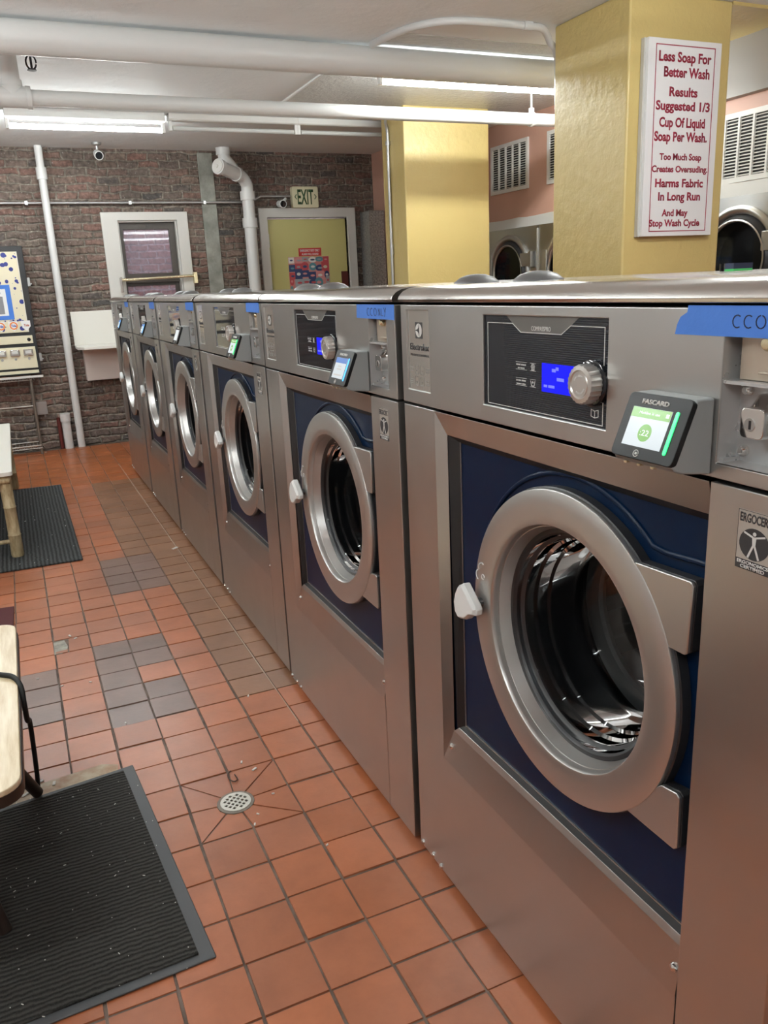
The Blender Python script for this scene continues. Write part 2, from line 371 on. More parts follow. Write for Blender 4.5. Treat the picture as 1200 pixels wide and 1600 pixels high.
# yellow columns and the yellow beam
cA = MB().box(XYZ, 2.2, 2.862, 1.91, 2.52, 0, CEIL).build('wall_column', yellow, bevel=.012); struct(cA)
struct(MB().box(XYZ, 2.225, 2.99, 4.49, 4.90, 0, CEIL).build('wall_column', yellow, bevel=.012))
struct(MB().box(XYZ, 2.862, RIGHT, 1.91, 2.45, 2.684, CEIL).build('trim_3', yellow, smooth=0))

# floor: grout bed and quarry tiles
fl = MB().box(XYZ, LEFT - .1, RIGHT + .1, FRONT - .1, BACK + .1, -.12, -.0035)
grout = add_vary(mat('grout', (.15, .10, .075), .9), (.075, .052, .04), (.17, .125, .10), 12)
floor = fl.build('floor', grout, smooth=0); struct(floor)
tile_m = mat('quarry_tile', (.4, .13, .06), .38); N = NT(tile_m)
at_ = N.n('ShaderNodeAttribute'); at_.attribute_name = 'tint'
nz = noise_coord(N, 5, 6, .65); mr = N.n('ShaderNodeMapRange'); mr.inputs['From Min'].default_value = .3; mr.inputs['From Max'].default_value = .7; mr.inputs['To Min'].default_value = .82; mr.inputs['To Max'].default_value = 1.15; N.l(nz.outputs[0], mr.inputs[0])
vm = N.n('ShaderNodeVectorMath'); vm.operation = 'SCALE'; N.l(at_.outputs['Color'], vm.inputs[0]); N.l(mr.outputs[0], vm.inputs['Scale']); N.l(vm.outputs[0], N.b.inputs['Base Color'])
add_rough(tile_m, .30, .36, 7); add_bump(tile_m, 12, .12, .01, 6)
TX, TY, X0, Y0 = .1425, .1455, -.3605, .280
bm = bmesh.new(); lay = bm.loops.layers.float_color.new('tint')
grey = {}
def mark(x0, x1, y0, y1, g):
    for i in range(-25, 28):
        for j in range(-32, 48):
            cx, cy = X0 + (i + .5) * TX, Y0 + (j + .5) * TY
            if x0 < cx < x1 and y0 < cy < y1: grey[(i, j)] = g
mark(-.225, .06, .95, 6.0, 'tan'); mark(-.37, .06, 2.9, 4.9, 'tan')
mark(-.52, -.23, 2.28, 2.85, 'grey')
mark(-.655, -.5, 1.0, 1.74, 'grey'); mark(-.5, -.36, 1.45, 1.74, 'grey'); mark(-.5, -.36, 1.0, 1.31, 'grey'); mark(-.95, -.79, 1.22, 1.55, 'grey')
mark(-.7, .06, 4.9, 6.8, 'orange'); mark(-3, -.55, 4.9, 6.8, 'orange')
DR = (-.376, .414)      # drain centre
def addtile(P, col):
    c = sum(P, Vector()) / len(P); top = [bm.verts.new(p + (c - p).normalized() * .0016 + Vector((0, 0, dz))) for p in P]; bot = [bm.verts.new(Vector((p.x, p.y, -.006))) for p in P]
    fs = [bm.faces.new(top)]
    for i in range(len(P)): fs.append(bm.faces.new((bot[i], bot[(i + 1) % len(P)], top[(i + 1) % len(P)], top[i])))
    for f_ in fs:
        for l_ in f_.loops: l_[lay] = (*col, 1)
for i in range(-21, 27):
    for j in range(-31, 45):
        x0, x1 = X0 + i * TX, X0 + (i + 1) * TX; y0, y1 = Y0 + j * TY, Y0 + (j + 1) * TY
        if x0 < LEFT or x1 > RIGHT or y0 < FRONT or y1 > BACK: continue
        b = rnd.uniform(.86, 1.12); hsh = rnd.uniform(-.02, .02)
        col = ((.36 + hsh) * b, .119 * b, (.053 - hsh * .3) * b)
        k = grey.get((i, j))
        if k == 'tan': col = (.24 * b, .115 * b, .062 * b)
        elif k == 'grey': col = (.17 * b, .100 * b, .080 * b)
        elif k == 'orange': col = (.36 * b, .105 * b, .032 * b)
        g = .0026; dz = rnd.uniform(-.0012, .0010)
        jx, jy = rnd.uniform(-.0015, .0015), rnd.uniform(-.0015, .0015)
        P = [Vector((x0 + g + jx, y0 + g + jy, 0)), Vector((x1 - g + jx, y0 + g + jy, 0)), Vector((x1 - g + jx, y1 - g + jy, 0)), Vector((x0 + g + jx, y1 - g + jy, 0))]
        cx, cy = (x0 + x1) / 2, (y0 + y1) / 2
        if abs(cx - DR[0]) < TX * 1.02 and abs(cy - DR[1]) < TY * 1.02:   # four tiles cut around the drain, each split in two along a diagonal
            near = min(P, key=lambda p: (p - Vector((*DR, 0))).length); k0 = P.index(near); far = P[(k0 + 2) % 4]
            s1, s2 = P[(k0 + 1) % 4], P[(k0 + 3) % 4]; D = Vector((*DR, 0)); rr = .052
            def cut(p, q): d = (q - D); d.z = 0; return D + d.normalized() * rr
            fd = (far - D).normalized()
            for s_ in (s1, s2):
                side = (s_ - far).normalized(); off = (s_ - D) - (s_ - D).dot(fd) * fd; off = off.normalized() * .0016
                a0 = D + (s_ - D).normalized() * rr; midd = D + ((s_ - D).normalized() + fd).normalized() * rr; a2 = D + fd * rr + off
                pp = [s_, far + off, a2, midd, a0]
                n_ = (pp[1] - pp[0]).cross(pp[2] - pp[0])
                if n_.z < 0: pp.reverse()
                addtile(pp, (col[0] * .97, col[1] * .97, col[2] * .97))
            continue
        if abs(cx + .72) < .06 and abs(cy - 1.80) < .06:     # the broken tile with a hole
            q = [Vector((x0 + .055, y0 + g, 0)), P[1], P[2], Vector((x0 + .06, y1 - g, 0))]; addtile(q, col)
            addtile([P[0] + Vector((0, .0, 0)), Vector((x0 + .05, y0 + g, 0)), Vector((x0 + .052, y0 + .03, 0)), Vector((x0 + g, y0 + .025, 0))], col); continue
        addtile(P, col)
bmesh.ops.recalc_face_normals(bm, faces=bm.faces)
me = bpy.data.meshes.new('floor_tiles'); bm.to_mesh(me); bm.free(); me.materials.append(tile_m)
ft = bpy.data.objects.new('floor_tiles', me); COL.objects.link(ft); ft.parent = floor
# pale cement patches where tiles are broken
MB().prism(XYZ, [(-.79, 1.735), (-.742, 1.74), (-.735, 1.80), (-.745, 1.868), (-.788, 1.865)], -.004, -.0005).build('cement_patch', add_vary(mat('pale_cement', (.3, .3, .26), .9), (.22, .22, .19), (.38, .37, .32), 30), floor, smooth=0)
MB().prism(XYZ, [(-.97, .77), (-.70, .80), (-.655, .775), (-.66, .735), (-.97, .69)], -.003, .0015).build('worn_patch', add_vary(mat('worn_cement', (.3, .2, .1), .5), (.30, .15, .07), (.45, .36, .24), 18), floor, smooth=0)
MB().box(XYZ, -.0795, -.0755, .75, 5.6, -.003, .0006).build('pale_grout_line', mat('pale_grout', (.42, .33, .26), .8), floor, smooth=0)
# floor drain
t = thing('floor_drain', 'round pale metal floor drain grate set in cracked tiles', 'drain', (DR[0], DR[1], 0))
mb = MB().lathe(XYZ, 0, 0, [(.0, -.03), (.046, -.03)], 32); mb.build('drain_well', blackrub, t)
hol = []
for a in range(-2, 3):
    for b_ in range(-2, 3):
        cx, cy = a * .0135 + b_ * .0, b_ * .0135
        if math.hypot(cx, cy) < .032: hol.append([(cx - .0042, cy - .0042), (cx + .0042, cy - .0042), (cx + .0042, cy + .0042), (cx - .0042, cy + .0042)])
rot = lambda x, y, z: Vector((x * math.cos(.75) - y * math.sin(.75), x * math.sin(.75) + y * math.cos(.75), z))
MB().plate(rot, circ(0, 0, .043, 32), hol, .0, .003).build('drain_grate', mat('pale_drain_metal', (.62, .60, .54), .4, .3), t, smooth=0)
MB().lathe(XYZ, 0, 0, [(.043, -.004), (.043, .0015), (.052, .001), (.052, -.004)], 32, True).build('drain_collar', mat('grey_cement_ring', (.2, .17, .14), .8), t)

# ------------------------------------------------------------------ washing machines
FM = frame((0, 0, 0), (0, -1, 0), (0, 0, 1))   # (u, z, h) : u from the far edge toward the camera, h out into the aisle
CU, CZ = .567, .794
def fitlabel(name, body, M, par, f, u0, u1, z0, z1, h, bold=0): return text(name, body, M, par, f, (u0 + u1) / 2, (z0 + z1) / 2, u1 - u0, z1 - z0, h, bold, h0=h - .0012)
def make_washer():
    t = thing('washing_machine', 'x', 'washing machine')
    # cabinet shell
    mb = MB()
    mb.box(FM, .004, .020, .05, 1.350, -1.0, -.03).box(FM, 1.0, 1.016, .05, 1.350, -1.0, -.03)
    mb.box(FM, .02, 1.0, .05, 1.350, -1.0, -.985).box(FM, .02, 1.0, .05, .065, -.985, -.03)
    mb.build('cabinet', steel_dark, t)
    for u in (.08, .94):
        for h in (-.1, -.92): MB().lathe(lambda a, b, c, u=u, h=h: FM(u + a, c, h + b), 0, 0, [(0, .0), (.028, .0), (.028, .012), (.014, .016), (.014, .055), (0, .055)], 16).build('foot', blackrub, t)
    # lower front: L-shaped sheet with folded frame round the door bay
    fp = MB().prism(FM, [(.004, .022), (.866, .022), (.866, .345), (.145, .345), (.145, 1.142), (.004, 1.142)], -.03, 0).build('front_panel', steel, t, bevel=.002)
    for u, z in ((.174, .389), (.856, .389), (.020, .034), (.075, .034), (.115, .030)):
        h0 = -.006 if z > .3 else 0
        MB().lathe(FM, u, z, [(0, h0 + .007), (.003, h0 + .0066), (.0065, h0 + .004), (.0078, h0), (.0078, h0 - .004)], 12).build('screw', chrome, fp)
    mb = MB(); A = lambda u, z, x: FM(u, z, -x)
    o = [(.145, 1.142), (.8665, 1.142), (.8665, .345), (.145, .345)]; i_ = [(.176, 1.096), (.8665, 1.096), (.8665, .428), (.176, .428)]
    for k, l in ((0, 1), (3, 0), (2, 3)):
        mb.poly([A(*o[k], .0), A(*o[l], .0), A(*i_[l], .012), A(*i_[k], .012)])
    mb.poly([A(.176, .428, .012), A(.8665, .428, .012), A(.8665, .441, .017), A(.19, .441, .017)])
    bmesh.ops.remove_doubles(mb.bm, verts=mb.bm.verts, dist=1e-5)
    bay = mb.build('door_bay_frame', steel, t, smooth=0)
    sol = bay.modifiers.new('solid', 'SOLIDIFY'); sol.thickness = .0015; sol.offset = -1; bv = bay.modifiers.new('bevel', 'BEVEL'); bv.width = .003; bv.segments = 2; bv.limit_method = 'ANGLE'; bv.angle_limit = R(8)
    mb = MB()
    g0 = [(.176, 1.096), (.8665, 1.096), (.8665, .441), (.188, .441)]; g1 = [(.206, 1.082), (.8665, 1.082), (.8665, .452), (.206, .452)]
    for k, l, x in ((0, 1, .012), (3, 0, .012), (2, 3, .017)):
        mb.poly([A(*g0[k], x), A(*g0[l], .012 if x == .012 else .017), A(*g1[l], .0248), A(*g1[k], .0248)])
    mb.build('bay_gasket', blackrub, t, smooth=0)
    mb = MB().box(FM, .2065, .2085, .45, 1.085, -.0255, -.0225).box(FM, .206, .8665, .452, .4540, -.0255, -.0225); mb.build('gasket_trim', steel, t)
    # blue bay panel with a round hole and the raised moulding round the door
    MB().plate(FM, [(.15, .42), (.90, .42), (.90, 1.12), (.15, 1.12)], [circ(CU, CZ, .205, 64)], -.030, -.025).build('blue_panel', navy, t)
    pts = [FM(CU + .292 * math.cos(R(a)), CZ + .292 * math.sin(R(a)), -.0245) for a in range(155, 47, -4)]
    pts += [FM(.78, 1.018, -.0245), FM(.83, 1.022, -.0245), FM(.885, 1.024, -.0245)]
    MB().tube(pts, .0045, 10).build('panel_moulding', navy, t)
    # service column on the right
    MB().box(FM, .868, 1.016, .022, 1.142, -.03, 0).build('service_panel', steel, t, bevel=.002)
    st = MB().box(FM, .915, .966, 1.046, 1.119, 0, .0006).build('certificate_sticker', mat('silver_sticker', (.52, .5, .46), .4, .6), t, smooth=0)
    mb = MB().plate(FM, [(.9152, 1.0462), (.9658, 1.0462), (.9658, 1.1188), (.9152, 1.1188)], [[(.9158, 1.0468), (.9652, 1.0468), (.9652, 1.1182), (.9158, 1.1182)]], .0004, .0008)
    mb.box(FM, .9155, .9655, 1.0465, 1.0585, .0004, .0008).prism(FM, circ(.9405, 1.0795, .0215, 32, ry=.0195), .0004, .0008)
    mb.build('sticker_print', darkprint, st, smooth=0)
    fitlabel('lettering', 'ERGOCERT', darkprint, st, FM, .918, .963, 1.105, 1.1155, .0009, .03)
    fitlabel('lettering', 'ERGONOMICS', lightgrey, st, FM, .918, .963, 1.0532, 1.0572, .0011, .02)
    fitlabel('lettering', 'CERTIFIED', lightgrey, st, FM, .923, .958, 1.0478, 1.0518, .0011, .02)
    mb = MB().prism(FM, circ(.9405, 1.0925, .0024, 12), .0006, .0012).prism(FM, [(.9375, 1.089), (.9435, 1.089), (.9425, 1.077), (.9385, 1.077)], .0006, .0012)
    mb.ribbon(FM, [(.938, 1.0885), (.926, 1.092)], .0022, .0006, .0012).ribbon(FM, [(.943, 1.0885), (.955, 1.092)], .0022, .0006, .0012)
    mb.ribbon(FM, [(.9395, 1.078), (.933, 1.063)], .0026, .0006, .0012).ribbon(FM, [(.9415, 1.078), (.948, 1.063)], .0026, .0006, .0012)
    mb.build('person_pictogram', lightgrey, st, smooth=0)
    # control panel
    cp = MB().plate(FM, [(.002, 1.147), (1.018, 1.147), (1.018, 1.349), (.002, 1.349)], [[(.875, 1.166), (.975, 1.166), (.975, 1.338), (.875, 1.338)], [(.028, 1.176), (.128, 1.176), (.128, 1.339), (.028, 1.339)], [(.335, 1.177), (.669, 1.177), (.669, 1.333), (.335, 1.333)]], -.03, .0)
    cp = cp.build('control_panel', steel, t, bevel=.0018)
    # maker's plate
    bp = MB().box(FM, .027, .129, 1.175, 1.340, -.006, -.0035).build('badge_plate', mat('mirror_badge', (.74, .72, .68), .2, .85), t)
    H = -.003
    MB().plate(FM, [(.0635, 1.282), (.0945, 1.282), (.0945, 1.3145), (.0635, 1.3145)], [], H - .0008, H).build('badge_emblem', darkprint, bp, smooth=0)
    cx, cz, rr = .079, 1.29825, .0138
    mb = MB()
    mb.prism(FM, [(cx - .0138, cz + .0009), (cx - .006, cz + .0022), (cx - .001, cz + .006), (cx + .0022, cz + .0136)] + circ(cx, cz, rr, 14, 82, 176)[1:], H - .0004, H + .0005)
    mb.prism(FM, [(cx - .0138, cz - .0009), (cx - .006, cz - .0022), (cx - .001, cz - .006), (cx + .0022, cz - .0136)] + circ(cx, cz, rr, 14, 278, 184)[1:], H - .0004, H + .0005)
    mb.prism(FM, [(cx + .0036, cz + .0133), (cx + .0036, cz - .0133)] + circ(cx, cz, rr, 14, -74, 74), H - .0004, H + .0005)
    mb.build('emblem_shape', lightgrey, bp, smooth=0)
    fitlabel('lettering', 'Electrolux', darkprint, bp, FM, .038, .121, 1.2585, 1.272, H + .0003, .01)
    fitlabel('lettering', 'P R O F E S S I O N A L', darkprint, bp, FM, .039, .121, 1.246, 1.2505, H + .0003)
    mb = MB()
    for u, z in ((.064, 1.218), (.088, 1.218), (.064, 1.195), (.088, 1.195)):
        P = rrect(u - .009, u + .009, z - .0095, z + .0095, .004, 3); mb.plate(FM, P, [rrect(u - .0082, u + .0082, z - .0087, z + .0087, .0034, 3)], H - .0004, H + .0003)
        mb.prism(FM, circ(u, z - .002, .002, 10), H - .0004, H + .0003)
    for u, z in ((.036, 1.222), (.106, 1.222), (.036, 1.196), (.106, 1.196)):
        for q in range(3): mb.box(FM, u, u + .014, z - q * .004, z - q * .004 + .0015, H - .0004, H + .0003)
    mb.build('badge_icons', faintprint, bp, smooth=0)
    # display
    dm = mat('ribbed_display', (.006, .008, .014), .05); N = NT(dm); tc = N.n('ShaderNodeTexCoord'); wv = N.n('ShaderNodeTexWave'); wv.bands_direction = 'Z'; wv.inputs['Scale'].default_value = .314 / .0033
    N.l(tc.outputs['Object'], wv.inputs['Vector']); rp = N.n('ShaderNodeValToRGB'); rp.color_ramp.elements[0].color = (.005, .007, .012, 1); rp.color_ramp.elements[1].color = (.024, .027, .034, 1); rp.color_ramp.elements[0].position = .55; rp.color_ramp.elements[1].position = .9
    N.l(wv.outputs['Fac'], rp.inputs[0]); N.l(rp.outputs[0], N.b.inputs['Base Color'])
    Hd = -.004
    dp = MB().box(FM, .334, .670, 1.176, 1.334, Hd - .004, Hd).build('display_panel', dm, t)
    line = [(.346, 1.181), (.346, 1.3205), (.424, 1.3205), (.448, 1.307), (.557, 1.307), (.580, 1.3205), (.658, 1.3205), (.658, 1.181)]
    MB().prism(FM, [(.405, 1.333), (.60, 1.333), (.580, 1.3205), (.557, 1.307), (.448, 1.307), (.424, 1.3205)], Hd - .0004, Hd + .0002).build('display_header', mat('display_header_grey', (.16, .155, .145), .3, .4), dp, smooth=0)
    MB().ribbon(FM, line + [line[0]], .0011, Hd - .0002, Hd + .0006).build('display_outline', lightgrey, dp, smooth=0)
    fitlabel('lettering', 'COMPASSPRO', lightgrey, dp, FM, .478, .530, 1.3105, 1.3175, Hd + .0006)
    fitlabel('lettering', 'HEAVY SOILED', lightgrey, dp, FM, .435, .463, 1.2535, 1.2560, Hd + .0006)
    fitlabel('lettering', 'HOT WATER', lightgrey, dp, FM, .440, .459, 1.248, 1.2503, Hd + .0006)
    fitlabel('lettering', 'EXTRA RINSE', lightgrey, dp, FM, .435, .463, 1.2275, 1.230, Hd + .0006)
    fitlabel('lettering', 'HEAVY SPIN', lightgrey, dp, FM, .436, .462, 1.222, 1.2243, Hd + .0006)
    mb = MB()
    for z in (1.2465, 1.2585, 1.2205, 1.2325): mb.box(FM, .4335, .4655, z, z + .0005, Hd - .0002, Hd + .0005); mb.box(FM, .475, .491, z, z + .0005, Hd - .0002, Hd + .0005)
    for a in (0, 60, 120, 180, 240, 300): mb.ribbon(FM, circ(.483 + .0034 * math.cos(R(a)), 1.2535 + .003 * math.sin(R(a)), .0018, 8) , .0007, Hd - .0002, Hd + .0005)
    mb.ribbon(FM, [(.4795, 1.2505), (.4795, 1.2478), (.4865, 1.2478), (.4865, 1.2505)], .001, Hd - .0002, Hd + .0005)
    mb.ribbon(FM, [(.477, 1.2305), (.4795, 1.2225), (.4865, 1.2225), (.489, 1.2305)], .0011, Hd - .0002, Hd + .0005)
    mb.ribbon(FM, [(.481, 1.2285), (.485, 1.2285)], .0009, Hd - .0002, Hd + .0005).ribbon(FM, [(.483, 1.2305), (.483, 1.2265)], .0009, Hd - .0002, Hd + .0005)
    mb.ribbon(FM, [(.640, 1.1905), (.632, 1.1925), (.632, 1.2025), (.640, 1.2005), (.648, 1.2025), (.648, 1.1925), (.640, 1.1905), (.640, 1.2005)], .0009, Hd - .0002, Hd + .0005)
    mb.build('display_icons', lightgrey, dp, smooth=0)
    # knob
    kn = thing_part('program_knob', t)
    ku, kz = .637, 1.241
    MB().lathe(FM, ku, kz, [(.0, Hd), (.034, Hd), (.034, .002), (.031, .004), (0, .004)], 48).build('knob_base', blackgloss, kn)
    mb = MB(); n = 48; 
    prof = [(.029, .003), (.029, .019), (.0275, .0225), (.021, .0235), (.0195, .0215), (.0185, .0215), (.0175, .0228), (0, .0228)]
    rings = []
    for r_, c in prof[:-1]:
        rings.append([mb.bm.verts.new(FM(ku + (r_ - (.0013 if (i % 2 and r_ > .027) else 0)) * math.cos(2 * PI * i / n), kz + (r_ - (.0013 if (i % 2 and r_ > .027) else 0)) * math.sin(2 * PI * i / n), c)) for i in range(n)])
    for a, b in zip(rings, rings[1:]):
        for i in range(n): mb.bm.faces.new((a[i], a[(i + 1) % n], b[(i + 1) % n], b[i]))
    mb.bm.faces.new(rings[-1])
    mb.build('knob_cap', mat('silver_knob', (.62, .60, .57), .3, .8), kn)
    mb = MB()
    for a0 in (60, 95, 130, 240, 275, 310): mb.ribbon(FM, circ(ku, kz, .0125, 4, a0, a0 + 22), .0022, .0226, .0234)
    mb.build('knob_marks', white_pl, kn, smooth=0)
    # coin unit
    cu = thing_part('coin_unit', t)
    mb = MB(); A2 = lambda u, z, x: FM(u, z, -x)
    for P in ([(.876, 1.167), (.974, 1.167)], [(.974, 1.167), (.974, 1.337)], [(.974, 1.337), (.876, 1.337)], [(.876, 1.337), (.876, 1.167)]):
        (a, b), (c, d) = P; mb.poly([A2(a, b, 0), A2(c, d, 0), A2(c, d, .032), A2(a, b, .032)])
    mb.box(FM, .875, .975, 1.166, 1.338, -.034, -.031).box(FM, .875, .975, 1.262, 1.266, -.031, -.002).box(FM, .8755, .882, 1.1665, 1.172, -.031, -.004)
    mb.build('coin_housing', coin_steel, cu, smooth=0)
    MB().box(FM, .886, .9745, 1.2665, 1.337, -.03, -.016).build('coin_plate', tan_steel, cu, bevel=.001)
    MB().lathe(FM, .929, 1.310, [(0, -.003), (.006, -.004), (.0085, -.008), (.0085, -.017)], 20).build('coin_button', brass, cu)
    MB().box(FM, .941, .9435, 1.283, 1.303, -.016, -.0152).build('coin_slot', blackrub, cu)
    MB().box(FM, .920, .968, 1.2755, 1.2785, -.016, -.006).build('coin_lip', tan_steel, cu, bevel=.001)
    for z in (1.253, 1.180): MB().lathe(FM, .889, z, [(0, -.022), (.004, -.0225), (.0068, -.026), (.0072, -.0315)], 14).build('screw', chrome, cu)
    mb = MB(); P0 = rrect(.9, .953, 1.197, 1.25, .008, 3); P1 = rrect(.907, .940, 1.203, 1.238, .006, 3)
    va = [mb.bm.verts.new(FM(x, y, -.031)) for x, y in P0]; vb = [mb.bm.verts.new(FM(x, y, -.012)) for x, y in P1]; vc = [mb.bm.verts.new(FM(x, y, .001)) for x, y in P1]
    for a, b in ((va, vb), (vb, vc)):
        for i in range(len(a)): mb.bm.faces.new((a[i], a[(i + 1) % len(a)], b[(i + 1) % len(b)], b[i]))
    mb.bm.faces.new(vc)
    mb.build('coin_lock', chrome, cu, bevel=.0012)
    MB().lathe(FM, .921, 1.219, [(0, .0018), (.0075, .0018), (.008, .001)], 20).build('lock_face', steel, cu)
    MB().box(FM, .9205, .9235, 1.214, 1.224, .001, .0024).build('keyhole', blackrub, cu)
    # stainless lid with rolled front
    prof = [(-.004, 1.3545), (-.006, 1.360), (-.003, 1.367), (.006, 1.3755), (.020, 1.3815), (.045, 1.385), (.12, 1.386), (.98, 1.386), (1.0, 1.378), (1.0, 1.353), (.03, 1.353), (.008, 1.3535)]
    mb = MB(); va = [mb.bm.verts.new(FM(.003, z, -x)) for x, z in prof]; vb = [mb.bm.verts.new(FM(1.017, z, -x)) for x, z in prof]
    mb.bm.faces.new(va); mb.bm.faces.new(vb)
    for i in range(len(va)): mb.bm.faces.new((va[i], va[(i + 1) % len(va)], vb[(i + 1) % len(vb)], vb[i]))
    mb.build('top_cover', steel_top, t, bevel=.0012)
    for u, x in ((.08, .14), (.30, .14)):
        mb = MB(); fr = lambda a, b, c, u=u, x=x: FM(u + a, 1.3855 + c, -x - b)
        mb.lathe(fr, 0, 0, [(0, .0185), (.018, .0172), (.034, .012), (.046, .003), (.047, .0)], 40)
        mb.build('soap_lid', mat('soap_lid_grey', (.17, .17, .17), .4, .5), t)
    # door
    d = thing_part('door', t)
    MB().lathe(FM, CU, CZ, [(.255, -.024), (.272, -.024), (.272, -.008), (.266, -.004), (.25, -.004), (.25, -.01)], 96, True).build('door_shell', charcoal, d)
    MB().lathe(FM, CU, CZ, [(.262, -.012), (.2695, -.008), (.2695, .0000), (.2688, .0015), (.267, .0024), (.245, .0042), (.225, .0046), (.2125, .0042), (.2096, .0032), (.2080, .0008), (.2072, -.004), (.2005, -.036), (.197, -.036), (.204, -.012)], 128, True).build('door_ring', satin, d, smooth=30)
    MB().lathe(FM, CU, CZ, [(.2005, -.0355), (.197, -.034), (.190, -.0345), (.187, -.038), (.184, -.046), (.180, -.050), (.177, -.052)], 96).build('door_seal', charcoal, d)
    gp = [(.186, -.040), (.182, -.050), (.1775, -.056), (.1765, -.072), (.1715, -.077), (.1705, -.098), (.166, -.103), (.165, -.128), (.1635, -.150), (.158, -.168), (.146, -.182), (.12, -.191), (.06, -.197), (0, -.198)]
    MB().lathe(FM, CU, CZ, gp, 96).build('door_glass', door_glass, d, smooth=25)
    Ph = [(.74, 1.0005), (.845, 1.0045), (.851, .999), (.8475, .901), (.843, .8965), (.822, .8965)]
    Q = [p for p in Ph]; Q2 = [(.742, .594), (.846, .590), (.851, .597), (.8505, .681), (.845, .686), (.808, .670), (.76, .62)]
    hp = [(.738, .9985), (.847, 1.0035), (.852, .997), (.8485, .902), (.844, .897), (.80, .897), (.74, .96)]
    hq = [(.735, .607), (.745, .594), (.846, .592), (.852, .598), (.8505, .680), (.845, .685), (.815, .68)]
    for P in (hp, hq):
        MB().prism(FM, P, -.0245, -.0065).build('hinge', charcoal, d, bevel=.002)
        MB().prism(FM, P, -.0062, .0008).build('hinge_cover', satin, d, bevel=.0022)
    # handle
    MB().tube([FM(.327, .792, .0), FM(.318, .791, .018)], .0095, 16).build('handle_pivot', charcoal, d)
    hd = MB(); 
    outl = [(.274, .802), (.284, .818), (.302, .828), (.345, .794), (.350, .788), (.348, .776), (.330, .771), (.310, .755), (.284, .748), (.271, .758), (.267, .780)]
    sc_ = lambda k, dz=0: [((x - .303) * k + .303, (z - .787) * k + .787 + dz) for x, z in outl]
    lev = [(.80, .012), (1.0, .016), (1.0, .029), (.86, .036)]; rr_ = []
    for k, h in lev: rr_.append([hd.bm.verts.new(FM(x, z, h)) for x, z in sc_(k)])
    for a, b in zip(rr_, rr_[1:]):
        for i in range(len(a)): hd.bm.faces.new((a[i], a[(i + 1) % len(a)], b[(i + 1) % len(b)], b[i]))
    hd.bm.faces.new(rr_[0]); hd.bm.faces.new(rr_[-1])
    hd.build('door_handle', white_pl, d, bevel=.0022, smooth=30)
    mb = MB(); Hr = .004
    mb.ribbon(FM, circ(.329, .862, .011, 8, 60, 200), .0016, Hr, Hr + .0012).ribbon(FM, circ(.318, .846, .010, 8, 110, 250), .0016, Hr, Hr + .0012)
    mb.ribbon(FM, circ(.333, .846, .005, 10, 0, 300), .0016, Hr, Hr + .0012)
    mb.build('lock_icons', white_pl, d, smooth=0)
    # drum
    MB().lathe(FM, CU, CZ, [(.206, -.030), (.204, -.06), (.205, -.20), (.212, -.215)], 64).build('door_boot', blackrub, t)
    dr = MB().lathe(FM, CU, CZ, [(.185, -.215), (.183, -.222), (.186, -.228), (.215, -.235), (.32, -.245), (.33, -.26), (.33, -.70), (.32, -.72), (.1, -.73), (0, -.73)], 64).build('drum', mat('drum_steel', (.045, .045, .047), .5, .6), t)
    MB().lathe(FM, CU, CZ, [(.160, -.212), (.157, -.220), (.162, -.232), (.198, -.222), (.196, -.210)], 64, True).build('drum_rim', satin, dr)
    for a in (90, 210, 330):
        c, s_ = math.cos(R(a)), math.sin(R(a))
        fr = lambda p, q, h, c=c, s_=s_: FM(CU + p * c - q * s_, CZ + p * s_ + q * c, h)
        MB().prism(fr, [(.33, -.05), (.25, -.012), (.25, .012), (.33, .05)], -.70, -.26).build('drum_paddle', steel, dr, bevel=.006)
    return t
def thing_part(name, parent):
    o = bpy.data.objects.new(name, None); COL.objects.link(o); o.parent = parent; o.empty_display_size = .02; return o
